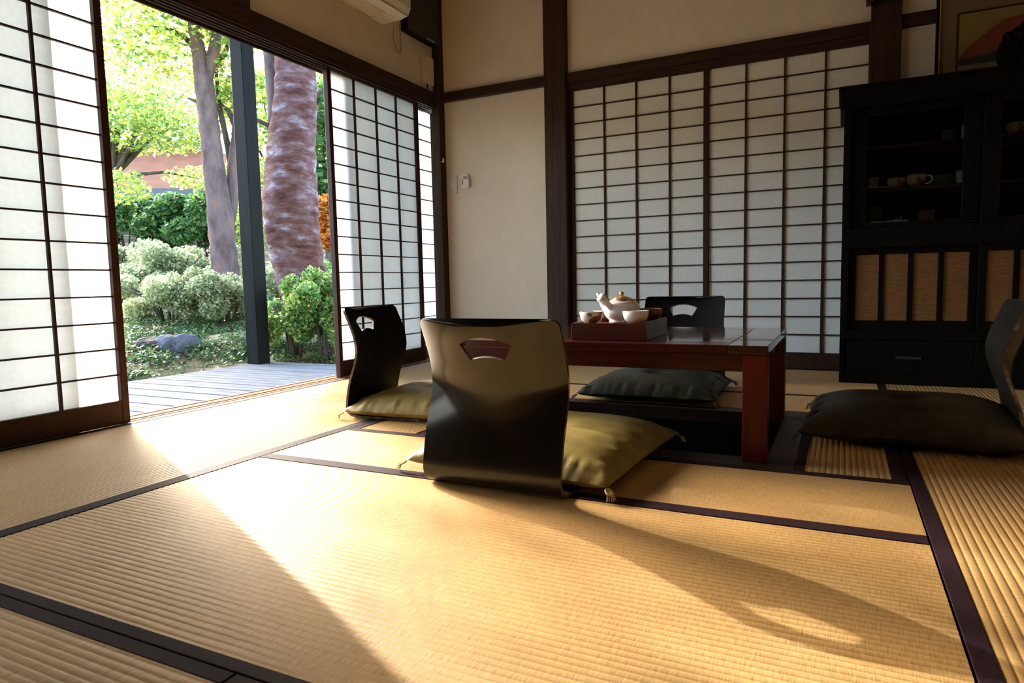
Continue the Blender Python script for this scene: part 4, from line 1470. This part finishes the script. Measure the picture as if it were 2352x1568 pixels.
small_tree('small tree in orange autumn leaf beside the far screen', on_ground(755, 10), [(748, 500, 10, .26, .30), (756, 545, 10, .24, .2), (765, 480, 10, .28, .24)], 2600, 0.045, L_orange, 0.05)


def shrub(label, px, d, w, h, n, size, lm, n_c=15, grp='clipped and loose shrubs in the garden', zoff=0.0, name='garden_shrub', yard=None):
    if yard:
        b = Vector((yard[0], yard[1], gz(*yard)))
    else:
        b = Vector(on_ground(px, d))
    b.z += zoff
    t = thing(name, label, 'shrub', tuple(b), 0, grp)
    r2 = np.random.default_rng(int(px * 7 + d * 31))
    cs, rs = [], []
    for k in range(n_c):
        a = r2.uniform(0, 6.28)
        q = math.sqrt(r2.random()) * 0.74 * w
        cs.append((q * math.cos(a), q * math.sin(a), h * r2.uniform(0.28, 0.80) * (1 - 0.35 * (q / w) ** 2)))
        rs.append((w * r2.uniform(0.17, 0.34), w * r2.uniform(0.17, 0.34), h * r2.uniform(0.13, 0.26)))
    st = MB()
    for k in range(9):
        a = r2.uniform(0, 6.28)
        q = r2.uniform(0.3, 0.8) * w
        st.tube([(0.04 * math.cos(a), 0.04 * math.sin(a), -0.05), (q * 0.4 * math.cos(a), q * 0.4 * math.sin(a), h * 0.4), (q * math.cos(a), q * math.sin(a), h * 0.58)], [0.016, 0.011, 0.005], 6)
    st.build('stems', M_bark_dark, t, smooth=True)
    leaf_mesh('foliage', leaves(cs, rs, n, size, up=0.45, shell=0.45, rr=r2), lm, t)
    return t


shrub('rounded sunlit azalea left of centre in the garden, with dark inside', 385, 8.2, .62, .72, 20000, .017, L_shrub)
shrub('pale sunlit azalea close left of the veranda post', 515, 8.0, .58, .74, 20000, .017, L_shrub)
shrub('grey-green loose bush behind the azaleas, under the forked tree', 420, 10.5, .95, 1.0, 18000, .024, L_shrub)
shrub('small bright bush left of the grey-green bush by the near screen', 300, 10.0, .6, .62, 4500, .032, L_shrub)
shrub('pale bush in the far left, at the foot of the hedge', 285, 12.5, .8, .75, 4500, .04, L_shrub)
shrub('green leafy shrub crowding the end of the deck, in front of the thick trunk', 672, 6.28, .36, .78, 15000, .019, L_near, zoff=0.02)
shrub('dense dark green shrub at the deck end, right below the far screen', 745, 6.15, .46, .92, 20000, .019, L_near, zoff=0.02)
shrub('yellowish bush at the foot of the thick trunk', 640, 8.5, .5, .65, 4000, .03, L_shrub)
shrub('low bush behind the far shoji stile, at the right of the garden', 775, 8.0, .6, .9, 4500, .03, L_near)
# hedge rows beyond
for j, (px, d, w, h, n) in enumerate(((300, 15.5, 1.3, 1.3, 6000), (400, 15.2, 1.4, 1.4, 7000), (480, 14.8, 1.2, 1.5, 6000), (570, 14.5, 1.2, 1.5, 4500))):
    shrub(('dark green hedge bush under the house roof, leftmost of the row', 'dark green hedge bush under the house roof, second from the left',
           'dark hedge bush behind the forked trunk', 'dark hedge bush seen just left of the veranda post')[j], px, d, w, h, n, .055, L_green, 8, 'dark hedge bushes below the house')


# rocks
def rock(label, px, d, sx, sy, sz, m, seed, dz=0.0):
    r2 = np.random.default_rng(seed)
    bm = bmesh.new()
    bmesh.ops.create_icosphere(bm, subdivisions=3, radius=1.0)
    k = r2.normal(size=(6, 3))
    ph = r2.uniform(0, 6.28, 6)
    for v in bm.verts:
        q = np.array(v.co)
        f_ = 1 + sum(0.07 * math.sin(float(k[i] @ q) * 1.8 + ph[i]) for i in range(6))
        v.co = Vector((q[0] * sx * f_, q[1] * sy * f_, max(q[2], -0.5) * sz * f_))
    me = bpy.data.meshes.new('garden_rock')
    bm.to_mesh(me); bm.free()
    me.materials.append(m)
    o = bpy.data.objects.new('garden_rock', me)
    COL.objects.link(o)
    b = on_ground(px, d)
    o.location = (b[0], b[1], b[2] + sz * 0.25 + dz)
    o.rotation_euler = (0, 0, math.radians(40))
    return tag(o, label, 'rock', 'rocks in the garden')


rock('blue-grey weathered rock in the garden beyond the deck', 405, 6.6, .17, .12, .12, M_rock, 3)
rock('dark brown rock left of the blue-grey rock', 338, 6.7, .15, .12, .09, M_rock_brown, 4)
rock('small pale stone at the deck edge beside the near screen', 330, 5.7, .07, .05, .04, M_rock, 6)

# ground plants, litter and grass
def scatter(n, d0, d1, px0, px1):
    out = []
    for _ in range(n):
        dd = math.sqrt(rng.uniform(d0 * d0, d1 * d1))
        p = at(rng.uniform(px0, px1), 700, dd)
        if p.x > -4.5 and p.y < 4.3:
            continue
        out.append((p.x, p.y, gz(p.x, p.y)))
    return out


pts = scatter(9000, 5.5, 13, 150, 840)
P_ = np.array(pts)
n = len(P_)
nr = rng.normal(size=(n, 3)) * 0.5 + np.array([0, 0, 1.2])
nr /= np.linalg.norm(nr, axis=1, keepdims=True)
tt = rng.normal(size=(n, 3)); tt -= nr * (tt * nr).sum(1, keepdims=True); tt /= np.linalg.norm(tt, axis=1, keepdims=True)
bb = np.cross(nr, tt)
ss = (0.018 + 0.02 * rng.random(n))[:, None]
P_ = P_ + np.array([0, 0, 0.03])
lit = leaf_mesh('fallen_leaves', np.stack([P_ - tt * ss, P_ + bb * ss * .6, P_ + tt * ss, P_ - bb * ss * .6], 1).reshape(-1, 3), L_litter)
tag(lit, 'brown and yellow fallen leaves strewn over the garden ground', 'leaves')

pts = np.array(scatter(420, 5.5, 7.0, 150, 840) + scatter(260, 7.0, 9.0, 280, 600))
cs = pts + np.array([0, 0, 0.05])
gp = leaf_mesh('ground_plants', leaves(cs, np.tile([[.09, .09, .05]], (len(cs), 1)), 20000, .016, up=.6, shell=0), L_grass)
tag(gp, 'low green plants and grass covering the ground beyond the deck', 'ground plants')


def sprig(label, px, d, n, ln, lm):
    b = Vector(on_ground(px, d))
    v = []
    r2 = np.random.default_rng(int(px))
    for k in range(n):
        a = r2.uniform(0, 6.28)
        e = r2.uniform(0.5, 1.3)
        dirv = np.array([math.cos(a) * math.cos(e), math.sin(a) * math.cos(e), math.sin(e)])
        side = np.cross(dirv, [0, 0, 1.0]); side /= np.linalg.norm(side)
        l = ln * r2.uniform(0.6, 1)
        v += [np.zeros(3), dirv * l * .5 + side * .012, dirv * l - np.array([0, 0, l * .25]), dirv * l * .5 - side * .012]
    o = leaf_mesh('fern_sprig', np.array(v), lm, None, stuff=False)
    o.location = b
    return tag(o, label, 'fern')


sprig('bright green sprig at the deck edge in the garden', 368, 5.75, 26, .16, L_near)
sprig('pale fern left of the foot of the veranda post', 566, 6.3, 20, .24, L_grass)

# house beyond the garden
hp = at(360, 700, 21)
hz = gz(hp.x, hp.y)
house = thing('garden_house', 'distant house with a rust-red hipped roof half hidden by maple leaves', 'house', (hp.x, hp.y, hz), math.radians(36))
zw = at(300, 470, 21).z - hz
zr = at(350, 338, 21).z - hz
box('wall', -4.2, 4.2, -2.2, 2.2, -1.5, zw, M_housewall, house)
rf = MB().add([(-5.0, -3.0, zw), (5.0, -3.0, zw), (5.0, 3.0, zw), (-5.0, 3.0, zw), (-1.6, 0, zr), (1.6, 0, zr)],
              [(0, 1, 5, 4), (1, 2, 5), (2, 3, 4, 5), (3, 0, 4), (0, 3, 2, 1)]).build('roof', M_roof, house)
box('eave_board', -5.05, 5.05, -3.08, -2.98, zw - 0.22, zw + 0.03, M_roof_dark, house)
box('eave_board', -5.05, 5.05, 2.98, 3.08, zw - 0.22, zw + 0.03, M_roof_dark, house)
box('eave_board', -5.08, -4.98, -2.98, 2.98, zw - 0.22, zw + 0.03, M_roof_dark, house)
box('eave_board', 4.98, 5.08, -2.98, 2.98, zw - 0.22, zw + 0.03, M_roof_dark, house)
rg = box('ridge', -1.7, 1.7, -0.16, 0.16, zr - 0.12, zr + 0.10, M_roof_dark, house)
box('ridge_cap', -1.75, 1.75, -0.20, 0.20, zr + 0.10, zr + 0.18, M_ridge, rg)
box('window', -3.2, -1.8, -2.24, -2.2, zw - 1.4, zw - 0.5, M_dark, house)
box('window', 0.6, 2.2, -2.24, -2.2, zw - 1.4, zw - 0.5, M_dark, house)
